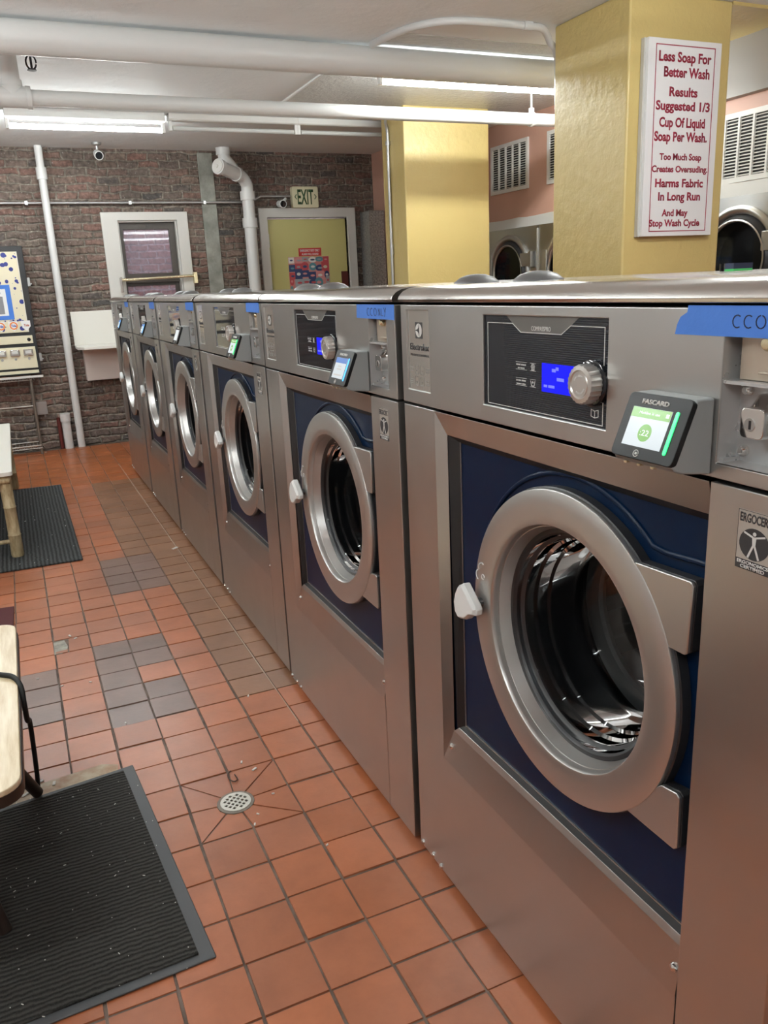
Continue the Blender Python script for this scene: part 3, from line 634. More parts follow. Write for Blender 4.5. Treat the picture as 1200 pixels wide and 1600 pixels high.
# card reader: bracketed to the panel; face tilted back
A0 = Vector((-.030, 0, 1.2435)); A1 = Vector((-.062, 0, 1.166)); dn = (A1 - A0)
FC = frame((-.062, -.760, 1.166), (0, -1, 0), -dn)       # (a along width 0-.109, b up the face 0-.0838, h out)
def make_reader(t, state, first=False):
    L = dn.length; W_ = .109
    rd = thing_part('card_reader', t)
    prof = [(0, 1.2445), (.029, 1.2445), (.061, 1.166), (.058, 1.160), (.046, 1.156), (0, 1.1500)]
    mb = MB(); va = [mb.bm.verts.new(FM(.761, z, x)) for x, z in prof]; vb = [mb.bm.verts.new(FM(.868, z, x)) for x, z in prof]
    mb.bm.faces.new(va); mb.bm.faces.new(vb)
    for i in range(len(va)): mb.bm.faces.new((va[i], va[(i + 1) % len(va)], vb[(i + 1) % len(vb)], vb[i]))
    mb.build('reader_body', grey_pl, rd, bevel=.005, seg=3)
    MB().prism(FC, rrect(.0, W_, .0, L, .007, 4), -.004, .0045).build('reader_bezel', bezel_black, rd, bevel=.001)
    mb = MB()
    for k in range(3): mb.box(FM, .782 + k * .024, .787 + k * .024, 1.1585, 1.1612, .050, .0615)
    mb.build('reader_slot_contacts', brass, rd, smooth=0)
    h = .005
    if state == 'dark': bar, hdr, dot, bd = bar_off, scr_white, lightgrey, None
    elif state == 'blue': bar, hdr, dot, bd = bar_blue, scr_blue, scr_blue, None
    else: bar, hdr, dot, bd = bar_green, scr_green, scr_green, None
    MB().box(FC, .015, .083, .0155, .0655, .003, h).build('reader_screen', scr_white, rd, smooth=0)
    MB().box(FC, .0152, .0828, .0525, .0653, h - .0005, h + .0004).build('screen_header', hdr, rd, smooth=0)
    if state in ('green', 'greenfar'):
        MB().prism(FC, circ(.049, .034, .0112, 32), h - .0005, h + .0004).build('screen_dial', dot, rd, smooth=0)
        text('lettering', ':22', scr_text, rd, FC, .049, .034, .015, .0075, h + .0008, 0.0, h0=h)
        text('lettering', 'Machine in use', scr_text, rd, FC, .047, .059, .036, .0036, h + .0008, 0.0, h0=h)
        MB().box(FC, .0755, .0805, .0565, .0615, h, h + .0008).build('screen_icon', scr_text, rd, smooth=0)
    elif state == 'blue':
        mb = MB()
        for z, a, b in ((.043, .038, .058), (.036, .034, .062), (.022, .024, .072)): mb.box(FC, a, b, z, z + .0035, h - .0005, h + .0004)
        mb.build('screen_text_lines', lightgrey, rd, smooth=0)
    MB().prism(FC, rrect(.0895, .0945, .012, .0665, .0024, 4), .003, .0058).build('light_bar', bar, rd, smooth=0)
    text('lettering', 'FASCARD', lightgrey, rd, FC, .050, .0735, .046, .0058, h + .0006, .025, h0=.003)
    MB().ribbon(FC, circ(.046, .0072, .0042, 16), .0009, .003, h + .0004).prism(FC, circ(.046, .0072, .0018, 10), .003, h + .0004).build('speaker_icon', lightgrey, rd, smooth=0)
def make_lcd(t, on):
    Hd = -.004
    l = MB().box(FM, .508, .612, 1.2165, 1.2615, Hd - .0005, Hd + .0006).build('lcd_screen', lcd_on if on else lcd_off, t, smooth=0)
    if on:
        mb = MB()
        for u0, u1, z0, z1 in ((.535, .545, 1.249, 1.254), (.545, .552, 1.252, 1.257), (.548, .566, 1.236, 1.241), (.514, .523, 1.224, 1.228), (.526, .542, 1.224, 1.228)): mb.box(FM, u0, u1, z0, z1, Hd + .0003, Hd + .001)
        mb.build('lcd_characters', lcd_txt, l, smooth=0)
WASH = make_washer()
YS = [0, 1.034, 2.085, 3.14, 4.21, 5.30]
WL = ['nearest and largest steel washer, at the right, with green reader screen showing 22',
      'second steel washer in the row, with a blue-lit reader and fully legible CC ONLY tape',
      'third steel washer from the camera, its card reader light bar glowing green',
      'fourth steel washer from the camera, its reader bar unlit and facing the aisle',
      'fifth steel washer in the row, second from the brick wall, its reader bar lit blue',
      'farthest and smallest steel washer, last in the row beside the white wall shelf']
ST = ['green', 'blue', 'greenfar', 'dark', 'blue', 'blue']
ws = [WASH] + [copy_tree(WASH, (0.0 if k != 1 else -.006, YS[k], 0)) for k in range(1, 6)]
for k, o in enumerate(ws):
    o['label'] = WL[k]; o['group'] = 'washing machines in the row'
    make_reader(o, ST[k]); make_lcd(o, k < 2)
# loose laundry in the first machine
mb = MB(); c0 = FM(CU + .03, CZ - .235, -.42)
mb.sphere(c0, .15, .17, .085, 24, 14)
for v in mb.bm.verts: v.co += Vector((rnd.uniform(-.02, .02), rnd.uniform(-.02, .02), rnd.uniform(-.015, .02)))
tag(mb.build('laundry_heap', laundry_m, smooth=80), 'dim heap of dark red and grey laundry behind the nearest washer\'s glass', 'laundry')
mb = MB(); mb.sphere(FM(CU + .0, CZ - .13, -.42), .05, .10, .025, 18, 10)
for v in mb.bm.verts: v.co += Vector((rnd.uniform(-.012, .012), rnd.uniform(-.012, .012), rnd.uniform(-.01, .012)))
tag(mb.build('white_cloth', laundry_w, smooth=80), 'crumpled white cloth on the laundry heap in the nearest washer', 'laundry')

# blue tape with handwriting
def tape(k, u0, u1, z0, z1, label, writing=None, torn=False):
    o = thing('tape_strip', label, 'tape', (-.0005 if k != 1 else -.0065, YS[k], 0), 'blue tape strips on the washers')
    P = [(u0, z0), (u1, z0), (u1, z1), (u0 + .02, z1), (u0 + .019, z1 - .008), (u0 + .008, z1 - .014), (u0 + .003, z0 + .012)] if torn else [(u0, z0), (u1, z0 - .001), (u1, z1), (u0 + .003, z1)]
    MB().prism(FM, P, 0, .0007).build('tape', tape_blue, o, smooth=0)
    if writing:
        x, zc, s = writing; mb = MB(); hh = .0005
        cc = lambda cx: circ(cx, zc, s * .5, 10, 55, 300, ry=s * .55)
        L = [cc(x), cc(x + s * 1.25), circ(x + s * 2.55, zc, s * .5, 14, 100, 460, ry=s * .55), [(x + s * 3.7, zc - s * .5), (x + s * 3.75, zc + s * .5), (x + s * 4.35, zc - s * .5), (x + s * 4.4, zc + s * .5)],
             [(x + s * 4.85, zc + s * .5), (x + s * 4.8, zc - s * .5), (x + s * 5.4, zc - s * .5)], [(x + s * 5.75, zc + s * .6), (x + s * 6.05, zc)], [(x + s * 6.4, zc + s * .6), (x + s * 5.9, zc - s * .6)]]
        for l in L: mb.ribbon(FM, l, .0013, hh, .0011)
        mb.build('handwriting', ink, o, smooth=0)
    return o
tape(0, .797, 1.018, 1.3165, 1.3515, 'wide torn blue tape strip lettered CC O at the right edge, on the nearest washer', (.893, 1.334, .0128), True)
tape(1, .811, 1.019, 1.3185, 1.3495, 'blue tape strip lettered CC ONLY on the second washer\'s panel', (.882, 1.333, .0150))
tape(2, .85, 1.012, 1.320, 1.351, 'short blue tape strip on the third washer, above its coin unit', None)
tape(3, .84, 1.012, 1.316, 1.351, 'short blue tape strip on the fourth washer from the camera')
tape(4, .84, 1.012, 1.314, 1.351, 'small blue tape strip on the fifth washer from the camera')
tape(5, .84, 1.012, 1.318, 1.351, 'smallest blue tape strip, on the farthest washer')
# little things lying on the washers' tops
t = thing('tape_roll', 'clear plastic tape roll lying on the nearest washer\'s top cover by the yellow column', 'tape roll', (.32, -.581, 1.3875))
MB().lathe(XYZ, 0, 0, [(.0125, 0), (.020, 0), (.020, .012), (.0125, .012)], 32, True).build('tape_winding', clear_m, t)
MB().lathe(XYZ, 0, 0, [(.0115, .0), (.0123, .0), (.0123, .012), (.0115, .012)], 32, True).build('core', mat('pale_core', (.6, .62, .58), .5), t)
t = thing('soap_box', 'small dark navy box with bright green base beside the clear tape roll', 'box', (.30, -.611, 1.3875))
MB().box(XYZ, -.02, .02, -.009, .009, .0035, .012).build('lid', mat('navy_box', (.01, .02, .06), .4), t)
MB().box(XYZ, -.02, .02, -.009, .009, 0, .0035).build('base', mat('green_box', (.05, .5, .12), .4), t)

# ------------------------------------------------------------------ notice on the near column
t = thing('notice_sign', 'tall white notice board with crimson lettering about less soap on the near yellow column', 'sign', (2.5, 1.908, 1.57))
FS = frame((2.283, 1.866, 1.567), (1, 0, 0), (0, 0, 1)); SW, SH = .474, .922
loc = Vector((2.5, 1.908, 1.57)); FSl = lambda a, b, c=0: FS(a, b, c) - loc
MB().box(FSl, 0, SW, 0, SH, -.041, 0).build('board', sign_white, t, bevel=.002)
MB().box(FSl, -.012, .0, .0, SH, -.041, -.018).build('backing_edge', mat('dull_white_edge', (.55, .54, .5), .5), t)
MB().plate(FSl, [(.046, .022), (SW - .042, .022), (SW - .042, SH - .026), (.046, SH - .026)], [[(.0505, .0265), (SW - .0465, .0265), (SW - .0465, SH - .0305), (.0505, SH - .0305)]], -.001, .0008).build('border_line', sign_red, t, smooth=0)
for body, fr_, wd, ht, dx in (('Less Soap For', .085, .72, .040, 0), ('Better Wash', .159, .63, .041, .03), ('Results', .255, .39, .038, -.005), ('Suggested 1/3', .325, .75, .038, 0),
        ('Cup Of Liquid', .408, .64, .040, 0), ('Soap Per Wash.', .48, .74, .040, -.01), ('Too Much Soap', .583, .59, .028, 0), ('Creates Oversuding.', .646, .79, .028, 0),
        ('Harms Fabric', .719, .68, .036, 0), ('In Long Run', .789, .60, .036, .01), ('And May', .876, .37, .030, -.045), ('Stop Wash Cycle', .93, .72, .030, -.04)):
    text('lettering', body, sign_red, t, FSl, SW / 2 + dx * SW, SH * (1 - fr_), wd * SW, ht * 1.08, .0008, .032, h0=-.0006)

# ------------------------------------------------------------------ ceiling services
def pipe(name, label, pts, r, M=white_paint, extra=(), cat='pipe', seg=20):
    o = MB(); o.tube(pts, r, seg)
    for P, rr in extra: o.tube(P, rr, seg)
    return tag(o.build(name, M, smooth=50), label, cat)
pipe('insulated_pipe', 'thick white insulated pipe crossing the ceiling nearest the camera', [(LEFT, 3.09, 2.612), (RIGHT, 3.09, 2.612)], .078, seg=32)
t = thing('drain_pipe', 'thinner white drain pipe crossing below the ceiling, with a tee and stub at the left', 'pipe', (0, 3.72, 2.475))
MB().tube([(LEFT, 0, 0), (RIGHT, 0, 0)], .042, 20).build('pipe_run', white_paint, t, smooth=50)
MB().tube([(-.545, 0, .04), (-.545, 0, .225)], .05, 20).tube([(-.545, 0, .055), (-.545, 0, .085)], .058, 20).build('pipe_stub', white_paint, t, smooth=50)
MB().tube([(-.66, 0, 0), (-.455, 0, 0)], .055, 20).tube([(-.475, 0, 0), (-.45, 0, 0)], .060, 20).tube([(-.545, 0, 0), (-.545, 0, .06)], .055, 20).build('pipe_tee', white_paint, t, smooth=50)
mb = MB().tube([(2.87, 0, .06), (2.87, 0, .225)], .007, 8).ribbon(frame((2.87, 0, 0), (0, 1, 0), (0, 0, 1)), circ(0, 0, .046, 24), .004, -.012, .012).box(XYZ, 2.855, 2.885, -.012, .012, .044, .075)
mb.build('pipe_hanger', white_trim, t)
# fluorescent fixtures
def fixture(label, x0, x1, y, z, tubes, lit, lamp=None, name='fluorescent_fixture', group='ceiling fluorescent fixtures', hy=.045, hung=False):
    t = thing(name, label, 'ceiling light', ((x0 + x1) / 2, y, z), group); L = (x1 - x0) / 2
    f = lambda a, b, c: Vector((b, c, a))
    mb = MB(); fr = frame((-L, 0, 0), (0, 1, 0), (0, 0, 1))
    top_ = .10 if hung else CEIL - .001 - z
    prof = [(-hy, .058), (-hy + .01, .05), (hy - .01, .05), (hy, .058), (hy, top_), (-hy, top_)]
    mb.prism(fr, prof, -.0, 2 * L)
    if hung:  # unseen fixtures hang lower on added rods so the ceiling gets more light
        for sx in (-.7, .7): mb.tube([(sx * L, 0, .09), (sx * L, 0, CEIL - .001 - z)], .006, 8)
    mb.build('housing', fixture_white, t, bevel=.003)
    for dy in tubes:
        MB().tube([(-L + .03, dy, 0), (L - .03, dy, 0)], .017, 14).build('lamp_tube', lamp or (tube_lit if lit else tube_off), t, smooth=50)
        for sx in (-1, 1): MB().box(XYZ, sx * (L - .012) - .012, sx * (L - .012) + .012, dy - .016, dy + .016, -.02, .052).build('lamp_holder', fixture_white, t, bevel=.003)
    return t
fixture('lit single-tube fluorescent fixture on the far ceiling above the vending machine and window', -.565, .545, 5.16, 2.583, [0], True)
fixture('lit fluorescent fixture at the far ceiling\'s left edge, only its tube end in frame', -1.75, -.60, 5.16, 2.583, [0], True)
fixture('unlit fluorescent fixture on the far ceiling right of the lit one', .575, 1.60, 5.16, 2.600, [0], False)
fixture('unlit fluorescent fixture on the far ceiling next to the farther yellow column', 1.60, 2.72, 5.16, 2.600, [0], False)
fixture('lit fluorescent fixture behind the thick pipe, right part hidden by the near yellow column', 1.54, 3.06, 3.42, 2.592, [0], True)
fixture('lit fluorescent fixture out of frame overhead, left of the washers', -2.0, -.8, 1.55, 2.40, [0], True, hung=True, hy=.03)
fixture('added lit fluorescent fixture out of frame above the near washers, brightening the yellow column', 1.0, 2.2, .45, 2.40, [0], True, hung=True, hy=.03)  # unseen lamp added to light the near column's front face
fixture('lit fluorescent fixture out of frame behind the camera', -2.0, -.8, -1.9, 2.40, [0], True, hung=True, hy=.03)
fixture('added lit fluorescent fixture out of frame above the wooden bench, brightening the left side', -2.4, -1.2, -.2, 2.40, [0], True, hung=True, hy=.03)  # unseen lamp added so the steel fronts have a brighter left side to reflect
fixture('added lit fluorescent fixture out of frame near the left wall, brightening that wall', -3.0, -1.8, 3.4, 2.40, [0], True, hung=True, hy=.03)  # unseen lamp added to brighten the left wall mirrored in the steel
fixture('added lit fluorescent fixture out of frame at the right behind the camera, brightening the column', 1.1, 2.3, -1.3, 2.40, [0], True, hung=True, hy=.03)  # extra lamp out of view, added for the column face and its notice
_f = fixture('added dim fluorescent fixture brightening the dryer aisle, hidden behind the near yellow column', 2.5, 3.7, 2.9, 2.38, [0], True, lamp=mat('dim_tube', (1, 1, 1), .4, emit=TUBE_COLOR, estr=TUBE_POWER * .22), hung=True, hy=.03); _f.rotation_euler.z = PI / 2  # added weak lamp, kept out of sight, lifts the pink wall and dryers
# paint patches and small trims on the ceiling
struct(MB().box(XYZ, 1.30, RIGHT, 3.18, 4.62, CEIL - .004, CEIL - .0005).build('ceiling_patch', plaster_rough, smooth=0))
struct(MB().box(XYZ, 1.36, 3.3, 2.84, 3.01, CEIL - .004, CEIL - .0005).build('ceiling_patch', plaster_rough, smooth=0))
struct(MB().tube([(1.30, 3.2, CEIL - .006), (1.30, 4.62, CEIL - .006)], .009, 8).build('trim_4', white_trim))
tag(MB().tube(catmull([(1.33, 3.03, 2.682), (1.36, 2.86, 2.685), (1.42, 2.68, 2.685), (1.53, 2.56, 2.685), (1.70, 2.515, 2.685), (2.0, 2.50, 2.682), (2.10, 2.505, 2.68), (2.15, 2.53, 2.665), (2.20, 2.56, 2.63), (2.25, 2.565, 2.56), (2.26, 2.565, 2.3)], 8), .019, 12).tube([(1.98, 2.50, 2.685), (2.03, 2.50, 2.685)], .026, 12).build('conduit', white_paint, smooth=50), 'white conduit curving along the ceiling from the thick pipe to the near column', 'conduit')
t = thing('ceiling_hook', 'small black oval iron hanger on the ceiling at top left', 'hanger', (-.425, 3.72, 2.70))
FK = frame((0, 0, 0), (1, 0, 0), (0, 0, 1))
MB().ribbon(FK, circ(0, -.046, .026, 20, ry=.036), .009, -.004, .004).build('ring', black_met, t)
MB().box(XYZ, -.006, .006, -.004, .004, -.075, -.002).build('stem', black_met, t)
MB().lathe(XYZ, 0, 0, [(0, -.086), (.026, -.086), (.022, -.080), (0, -.079)], 20).build('foot_plate', black_met, t)
MB().lathe(XYZ, 0, 0, [(0, -.006), (.022, -.006), (.022, -.0005), (0, -.0005)], 20).build('ceiling_plate', black_met, t)

# ------------------------------------------------------------------ back wall: pipes and fittings
pipe('riser_pipe', 'tall thin white riser pipe on the brick wall between vending machine and window', [(-.287, 6.70, 0), (-.287, 6.70, CEIL)], .034, extra=[([(-.287, 6.70, 2.42), (-.287, 6.70, 2.52)], .045)])
t = thing('stub_pipe', 'short white capped pipe stub at the foot of the brick wall', 'pipe', (-.40, 6.70, 0))
MB().tube([(0, 0, 0), (0, 0, .30)], .04, 16).build('pipe', white_paint, t, smooth=50)
MB().tube([(0, 0, .26), (0, 0, .335)], .047, 16).build('cap', white_paint, t, smooth=50)
MB().tube([(-.062, .02, 0), (-.062, .02, .30)], .018, 12).build('rusty_pipe', maroon, t, smooth=50)
t = thing('vent_stack', 'white plumbing stack with cleanout elbow beside the exit door', 'pipe', (1.555, 6.62, 0))
MB().tube([(0, 0, 0), (0, 0, 2.30)], .058, 24).build('stack_pipe', white_paint, t, smooth=50)
MB().tube([(0, 0, 1.98), (0, 0, 2.07)], .072, 24).build('coupling', white_paint, t, smooth=50)
MB().tube([(0, 0, 2.235), (0, 0, 2.315)], .072, 24).build('coupling', white_paint, t, smooth=50)
MB().tube(catmull([(.0, 0, 2.31), (-.005, -.01, 2.38), (-.06, -.05, 2.44), (-.13, -.10, 2.465)], 6), .058, 24).build('elbow', white_paint, t, smooth=50)
MB().tube([(-.09, -.08, 2.452), (-.32, -.26, 2.50)], .060, 24).tube([(-.10, -.085, 2.455), (-.13, -.11, 2.46)], .068, 24).tube([(-.30, -.245, 2.496), (-.335, -.272, 2.503)], .070, 24).build('cleanout_branch', white_paint, t, smooth=50)
dv = Vector((-.23, -.18, .048)).normalized(); e = Vector((-.335, -.272, 2.503))
MB().tube([e, e + dv * .008], .056, 24).tube([e, e + dv * .022], .016, 4).build('cleanout_cap', white_trim, t, smooth=30)
MB().tube(catmull([(-.12, -.10, 2.46), (-.17, -.10, 2.53), (-.215, -.08, 2.60), (-.225, -.07, 2.69)], 6), .056, 24).tube([(-.224, -.07, 2.63), (-.225, -.07, 2.695)], .066, 24).build('upper_bend', white_paint, t, smooth=50)
tag(MB().box(XYZ, 1.13, 1.275, BACK - .018, BACK, 0, CEIL - .02).build('render_strip', mortar_g, bevel=.006), 'vertical grey cement strip on the brick wall between window and plumbing stack', 'wall strip')
t = thing('wall_conduit', 'thin horizontal metal conduit running across the brick wall', 'conduit', (0, 6.735, 2.228))
MB().tube([(LEFT, 0, 0), (1.43, 0, 0), (1.60, 0, .0), (1.72, 0, .055), (2.03, 0, .055)], .011, 10).build('conduit_run', metal_grey, t, smooth=50)
mb = MB()
for x in (-1.6, -.45, .45, 1.15): mb.box(XYZ, x - .012, x + .012, -.014, .044, -.016, .016)
mb.build('conduit_strap', metal_grey, t)
# exit sign
t = thing('exit_sign', 'cream EXIT sign with dark green letters above the door', 'sign', (2.18, 6.75, 2.27))
FE = frame((0, -.045, 0), (1, 0, 0), (0, 0, 1))
MB().prism(FE, rrect(-.138, .138, -.098, .104, .014), -.074, 0).build('housing', exit_body, t, bevel=.004)
text('lettering', 'EXIT', exit_green, t, FE, 0, .006, .170, .138, .001, .02, h0=-.001)
MB().ribbon(FE, [(-.095, .028), (-.113, .006), (-.095, -.016)], .008, -.001, .001).build('arrow', exit_green, t, smooth=0)
MB().ribbon(FE, [(.098, .028), (.116, .006), (.098, -.016)], .008, -.001, .001).build('arrow', exit_green, t, smooth=0)
MB().tube([(-.13, .01, .02), (-.155, .012, .018), (-.175, .012, .005)], .006, 8).build('cable', blackrub, t)
def cam_bullet(label, loc, d):
    t = thing('security_camera', label, 'security camera', loc, 'security cameras'); d = Vector(d).normalized()
    MB().tube([-d * .04, d * .04], .033, 20).tube([d * .028, d * .055], .038, 20).build('camera_body', white_pl, t, smooth=50)
    MB().tube([d * .050, d * .0565], .031, 20).build('lens_face', blackgloss, t, smooth=50)
    return t
t = cam_bullet('white bullet security camera hanging from the ceiling near the far brick wall, above the window', (.185, 6.45, 2.60), (.05, -1, -.35))
MB().tube([(0, .02, .03), (0, .02, .09)], .012, 10).lathe(lambda a, b, c: Vector((a, b + .02, c)), 0, 0, [(0, .098), (.045, .098), (.040, .080), (.012, .07), (0, .07)], 20).build('mount', metal_grey, t, smooth=50)
t = cam_bullet('small security camera at the left end of the door head, under the wall conduit', (1.91, 6.69, 2.207), (.12, -1, -.1))
MB().tube([(0, .02, .0), (.06, .03, .05), (.08, .085, .055)], .014, 10).build('mount', white_pl, t, smooth=50)
# door
d = thing_part('door_1', None); struct(d); d.location = (0, 0, 0)
MB().plate(FB, [(1.69, 0), (DX0, 0), (DX0, DZ1), (DX1, DZ1), (DX1, 0), (2.735, 0), (2.735, 2.175), (1.69, 2.175)], [], -.06, .03).build('door_frame', greywhite, d, bevel=.004)
MB().box(FB, DX0 + .004, DX1 - .004, .01, DZ1 - .014, -.07, -.03).build('door_leaf', olive, d, bevel=.003)
MB().box(FB, DX0 - .004, DX0 + .012, 1.80, 1.93, -.034, .006).box(FB, DX0 - .004, DX0 + .012, .3, .43, -.034, .006).build('hinge', greywhite, d)
MB().box(FB, 2.565, 2.635, 1.3, 1.54, -.032, -.012).build('strike_guard', maroon, d)
t = thing('warning_sign', 'small red EMERGENCY EXIT ONLY sign on the olive door', 'sign', (2.225, 6.81, 1.745))
FW = frame((0, 0, 0), (1, 0, 0), (0, 0, 1))
MB().box(FW, -.125, .125, -.04, .04, .001, .004).build('plate', red_sign, t)
text('lettering', 'EMERGENCY EXIT ONLY', sign_white, t, FW, 0, .016, .215, .024, .0048, .02, h0=.003)
text('lettering', 'ALARM WILL SOUND', sign_white, t, FW, 0, -.020, .185, .020, .0048, .02, h0=.003)
t = thing('poster', 'collage poster of colourful stickers on the olive door, below the red sign', 'poster', (2.205, 6.81, 1.37))
MB().box(FW, -.225, .225, -.33, .33, .0008, .0025).build('sheet', mat('pink_sheet', (.55, .22, .2), .5), t)
pal = [mat('sticker_%s' % n, c, .5) for n, c in (('cream', (.6, .52, .38)), ('navy', (.03, .05, .14)), ('teal', (.1, .26, .3)), ('red', (.5, .07, .08)), ('pink', (.62, .25, .25)), ('grey', (.3, .33, .34)), ('white', (.68, .66, .62)))]
r2 = random.Random(11); buckets = {i: MB() for i in range(len(pal))}; q = 0
for iz in range(9):
    for ix in range(6):
        u = -.19 + ix * .076 + r2.uniform(-.015, .015); z = .295 - iz * .073 + r2.uniform(-.012, .012); k = r2.randrange(len(pal)); h = .0026 + q * .00003; q += 1
        ru = r2.uniform(.036, .056); ru = min(ru, .222 - abs(u)) if abs(u) > .17 else ru
        rz = min(r2.uniform(.034, .052), .326 - abs(z))
        if r2.random() < .55: buckets[k].prism(FW, circ(u, z, ru, 18, ry=rz), h - .0008, h)
        else: buckets[k].box(FW, u - ru, u + ru, z - rz, z + rz, h - .0008, h)
        k2 = (k + r2.randrange(1, 6)) % len(pal); buckets[k2].prism(FW, circ(u, z, ru * .55, 10, ry=rz * .3), h, h + .0006)
for k, b in buckets.items(): b.build('printed_stickers', pal[k], t, smooth=0)
tag(MB().plate(lambda a, b, c: Vector((2.870 + a, 6.62 + b, c)), [(-.085, -.12), (.085, -.12), (.085, .12), (-.085, .12)], [[(-.083, -.118), (.083, -.118), (.083, .118), (-.083, .118)]], 0, 2.12).box(XYZ, 2.785, 2.955, 6.50, 6.74, 2.118, 2.122).build('sheet_metal_duct', galv, smooth=0), 'grey galvanised metal duct box standing right of the exit door', 'duct')
# window
wn = thing_part('window_1', None); struct(wn)
WR = [(.318, 1.13), (.868, 1.13), (.868, 2.072), (.318, 2.072)]
MB().plate(FB, [(.170, 1.0), (.975, 1.0), (.975, 2.148), (.170, 2.148)], [[(.318, 1.13), (.868, 1.13), (.868, 2.072), (.318, 2.072)]], 0, .03).build('window_casing', greywhite, wn, bevel=.005)
MB().plate(FB, WR, [[(.330, 1.14), (.856, 1.14), (.856, 2.06), (.330, 2.06)]], -.14, -.001).build('window_jamb', greywhite, wn)
MB().plate(FB, [(.33, 1.505), (.856, 1.505), (.856, 2.06), (.33, 2.06)], [[(.368, 1.592), (.795, 1.592), (.795, 1.995), (.368, 1.995)]], -.09, -.055).build('window_sash', brown_sash, wn, bevel=.003)
MB().plate(FB, [(.33, 1.14), (.856, 1.14), (.856, 1.52), (.33, 1.52)], [[(.355, 1.18), (.815, 1.18), (.815, 1.475), (.355, 1.475)]], -.13, -.095).build('window_sash', brown_sash, wn, bevel=.003)
MB().box(FB, .362, .80, 1.588, 2.0, -.074, -.071).box(FB, .35, .82, 1.175, 1.48, -.114, -.111).build('window_pane', pane_glass, wn, smooth=0)
MB().ribbon(FB, circ(.60, 2.03, .014, 12), .004, -.055, -.05).build('sash_ring', black_met, wn)
t = thing('towel_rail', 'brass and chrome rail across the lower window, on two end brackets', 'rail', (0, 6.70, 0))
MB().tube([(.275, 0, 1.535), (.99, 0, 1.552)], .014, 12).build('rail', brass, t, smooth=50)
MB().box(XYZ, .965, 1.0, -.02, .05, 1.48, 1.585).build('bracket', brass, t, bevel=.003)
MB().box(XYZ, .262, .285, -.02, .05, 1.42, 1.565).build('bracket', chrome, t, bevel=.003)
# wall shelf
t = thing('wall_shelf', 'white wall-hung shelf with backboard, left of the farthest washer', 'shelf', (0, 6.78, 0))
MB().box(XYZ, -.215, .52, -.022, -.001, .955, 1.268).build('backboard', white_top, t, bevel=.003)
MB().prism(XYZ, [(-.215, -.03), (-.215, -.34), (-.165, -.43), (.52, -.43), (.52, -.03)], .932, .958).build('shelf_board', white_top, t, bevel=.004)
MB().box(XYZ, -.155, .47, -.14, -.001, .628, .930).build('lower_panel', mat('pinkish_white', (.62, .55, .51), .45), t, bevel=.004)
t = thing('junction_box', 'small grey metal junction box on the brick wall by the shelf rack leg', 'electrical box', (-.59, 6.78, .40))
MB().box(XYZ, -.045, .045, -.06, -.001, -.055, .06).build('box', metal_grey, t, bevel=.004)
MB().box(XYZ, -.047, .047, -.066, -.060, -.057, .062).build('cover', metal_grey, t, bevel=.003)
MB().tube([(.02, -.03, -.055), (.02, -.03, -.085)], .011, 10).build('connector', metal_grey, t)
# wire rack and soap vending machine
t = thing('wire_rack', 'zinc wire shelving rack under the soap vending machine', 'rack', (-.90, 6.58, 0))
for x, y in ((.248, -.03), (.248, .16), (-.32, -.03), (-.32, .16)):
    MB().tube([(x, y, 0), (x, y, .70)], .0135, 12).build('post', mat('worn_post', (.22, .19, .16), .45, .6), t, smooth=50)
for z, hgt in ((.69, .025), (.06, .025)):
    mb = MB().tube([(-.36, -.05, z + hgt), (.36 if z > .5 else .25, -.05, z + hgt)], .007, 8).tube([(-.36, -.05, z), (.26, -.05, z)], .004, 8).tube([(-.36, .18, z + hgt), (.26, .18, z + hgt)], .006, 8)
    for i in range(20): x = -.34 + i * .031; mb.tube([(x, -.05, z + hgt + .004), (x, .18, z + hgt + .004)], .002, 6); mb.tube([(x, -.05, z), (x + .0155, -.05, z + hgt)], .002, 6); mb.tube([(x + .0155, -.05, z + hgt), (x + .031, -.05, z)], .002, 6)
    mb.build('wire_shelf', wire_m, t)
MB().tube([(-.33, -.03, .45), (.25, -.03, .452)], .006, 8).build('cross_bar', wire_m, t)
MB().box(XYZ, -.34, .36, -.075, -.060, .712, .730).build('front_rail', white_trim, t)
t = thing('vending_machine', 'black framed soap vending machine with cream blue-spotted front on the brick wall', 'vending machine', (-.90, 6.78, .732))
FV = frame((0, -.22, 0), (1, 0, 0), (0, 0, 1))    # x -.38..+.36 ; z 0..1.12
VR = .352
MB().box(XYZ, -.36, VR, -.215, -.002, .004, 1.125).build('cabinet', black_met, t, bevel=.004)
dsp = MB().box(FV, -.33, VR - .05, .385, 1.078, 0, .008).build('display_front', cream_pl, t, bevel=.002)
MB().box(FV, VR - .057, VR - .052, .385, 1.078, .008, .010).build('display_edge', white_trim, dsp)
r3 = random.Random(5); mb = MB(); bl = mat('blue_spot', (.015, .025, .2), .4)
for i in range(130):
    u = r3.uniform(-.32, VR - .055); z = r3.uniform(.40, 1.06); rr = abs(r3.gauss(0, .008)) + .0025
    mb.prism(FV, circ(u, z, rr, 12, ry=rr * r3.uniform(.8, 1.2)), .007, .0086 + i * .00001)
mb.prism(FV, circ(.19, 1.05, .022, 16), .007, .0098).prism(FV, circ(.235, .93, .018, 16), .007, .0098)
mb.build('blue_spots', bl, dsp, smooth=0)
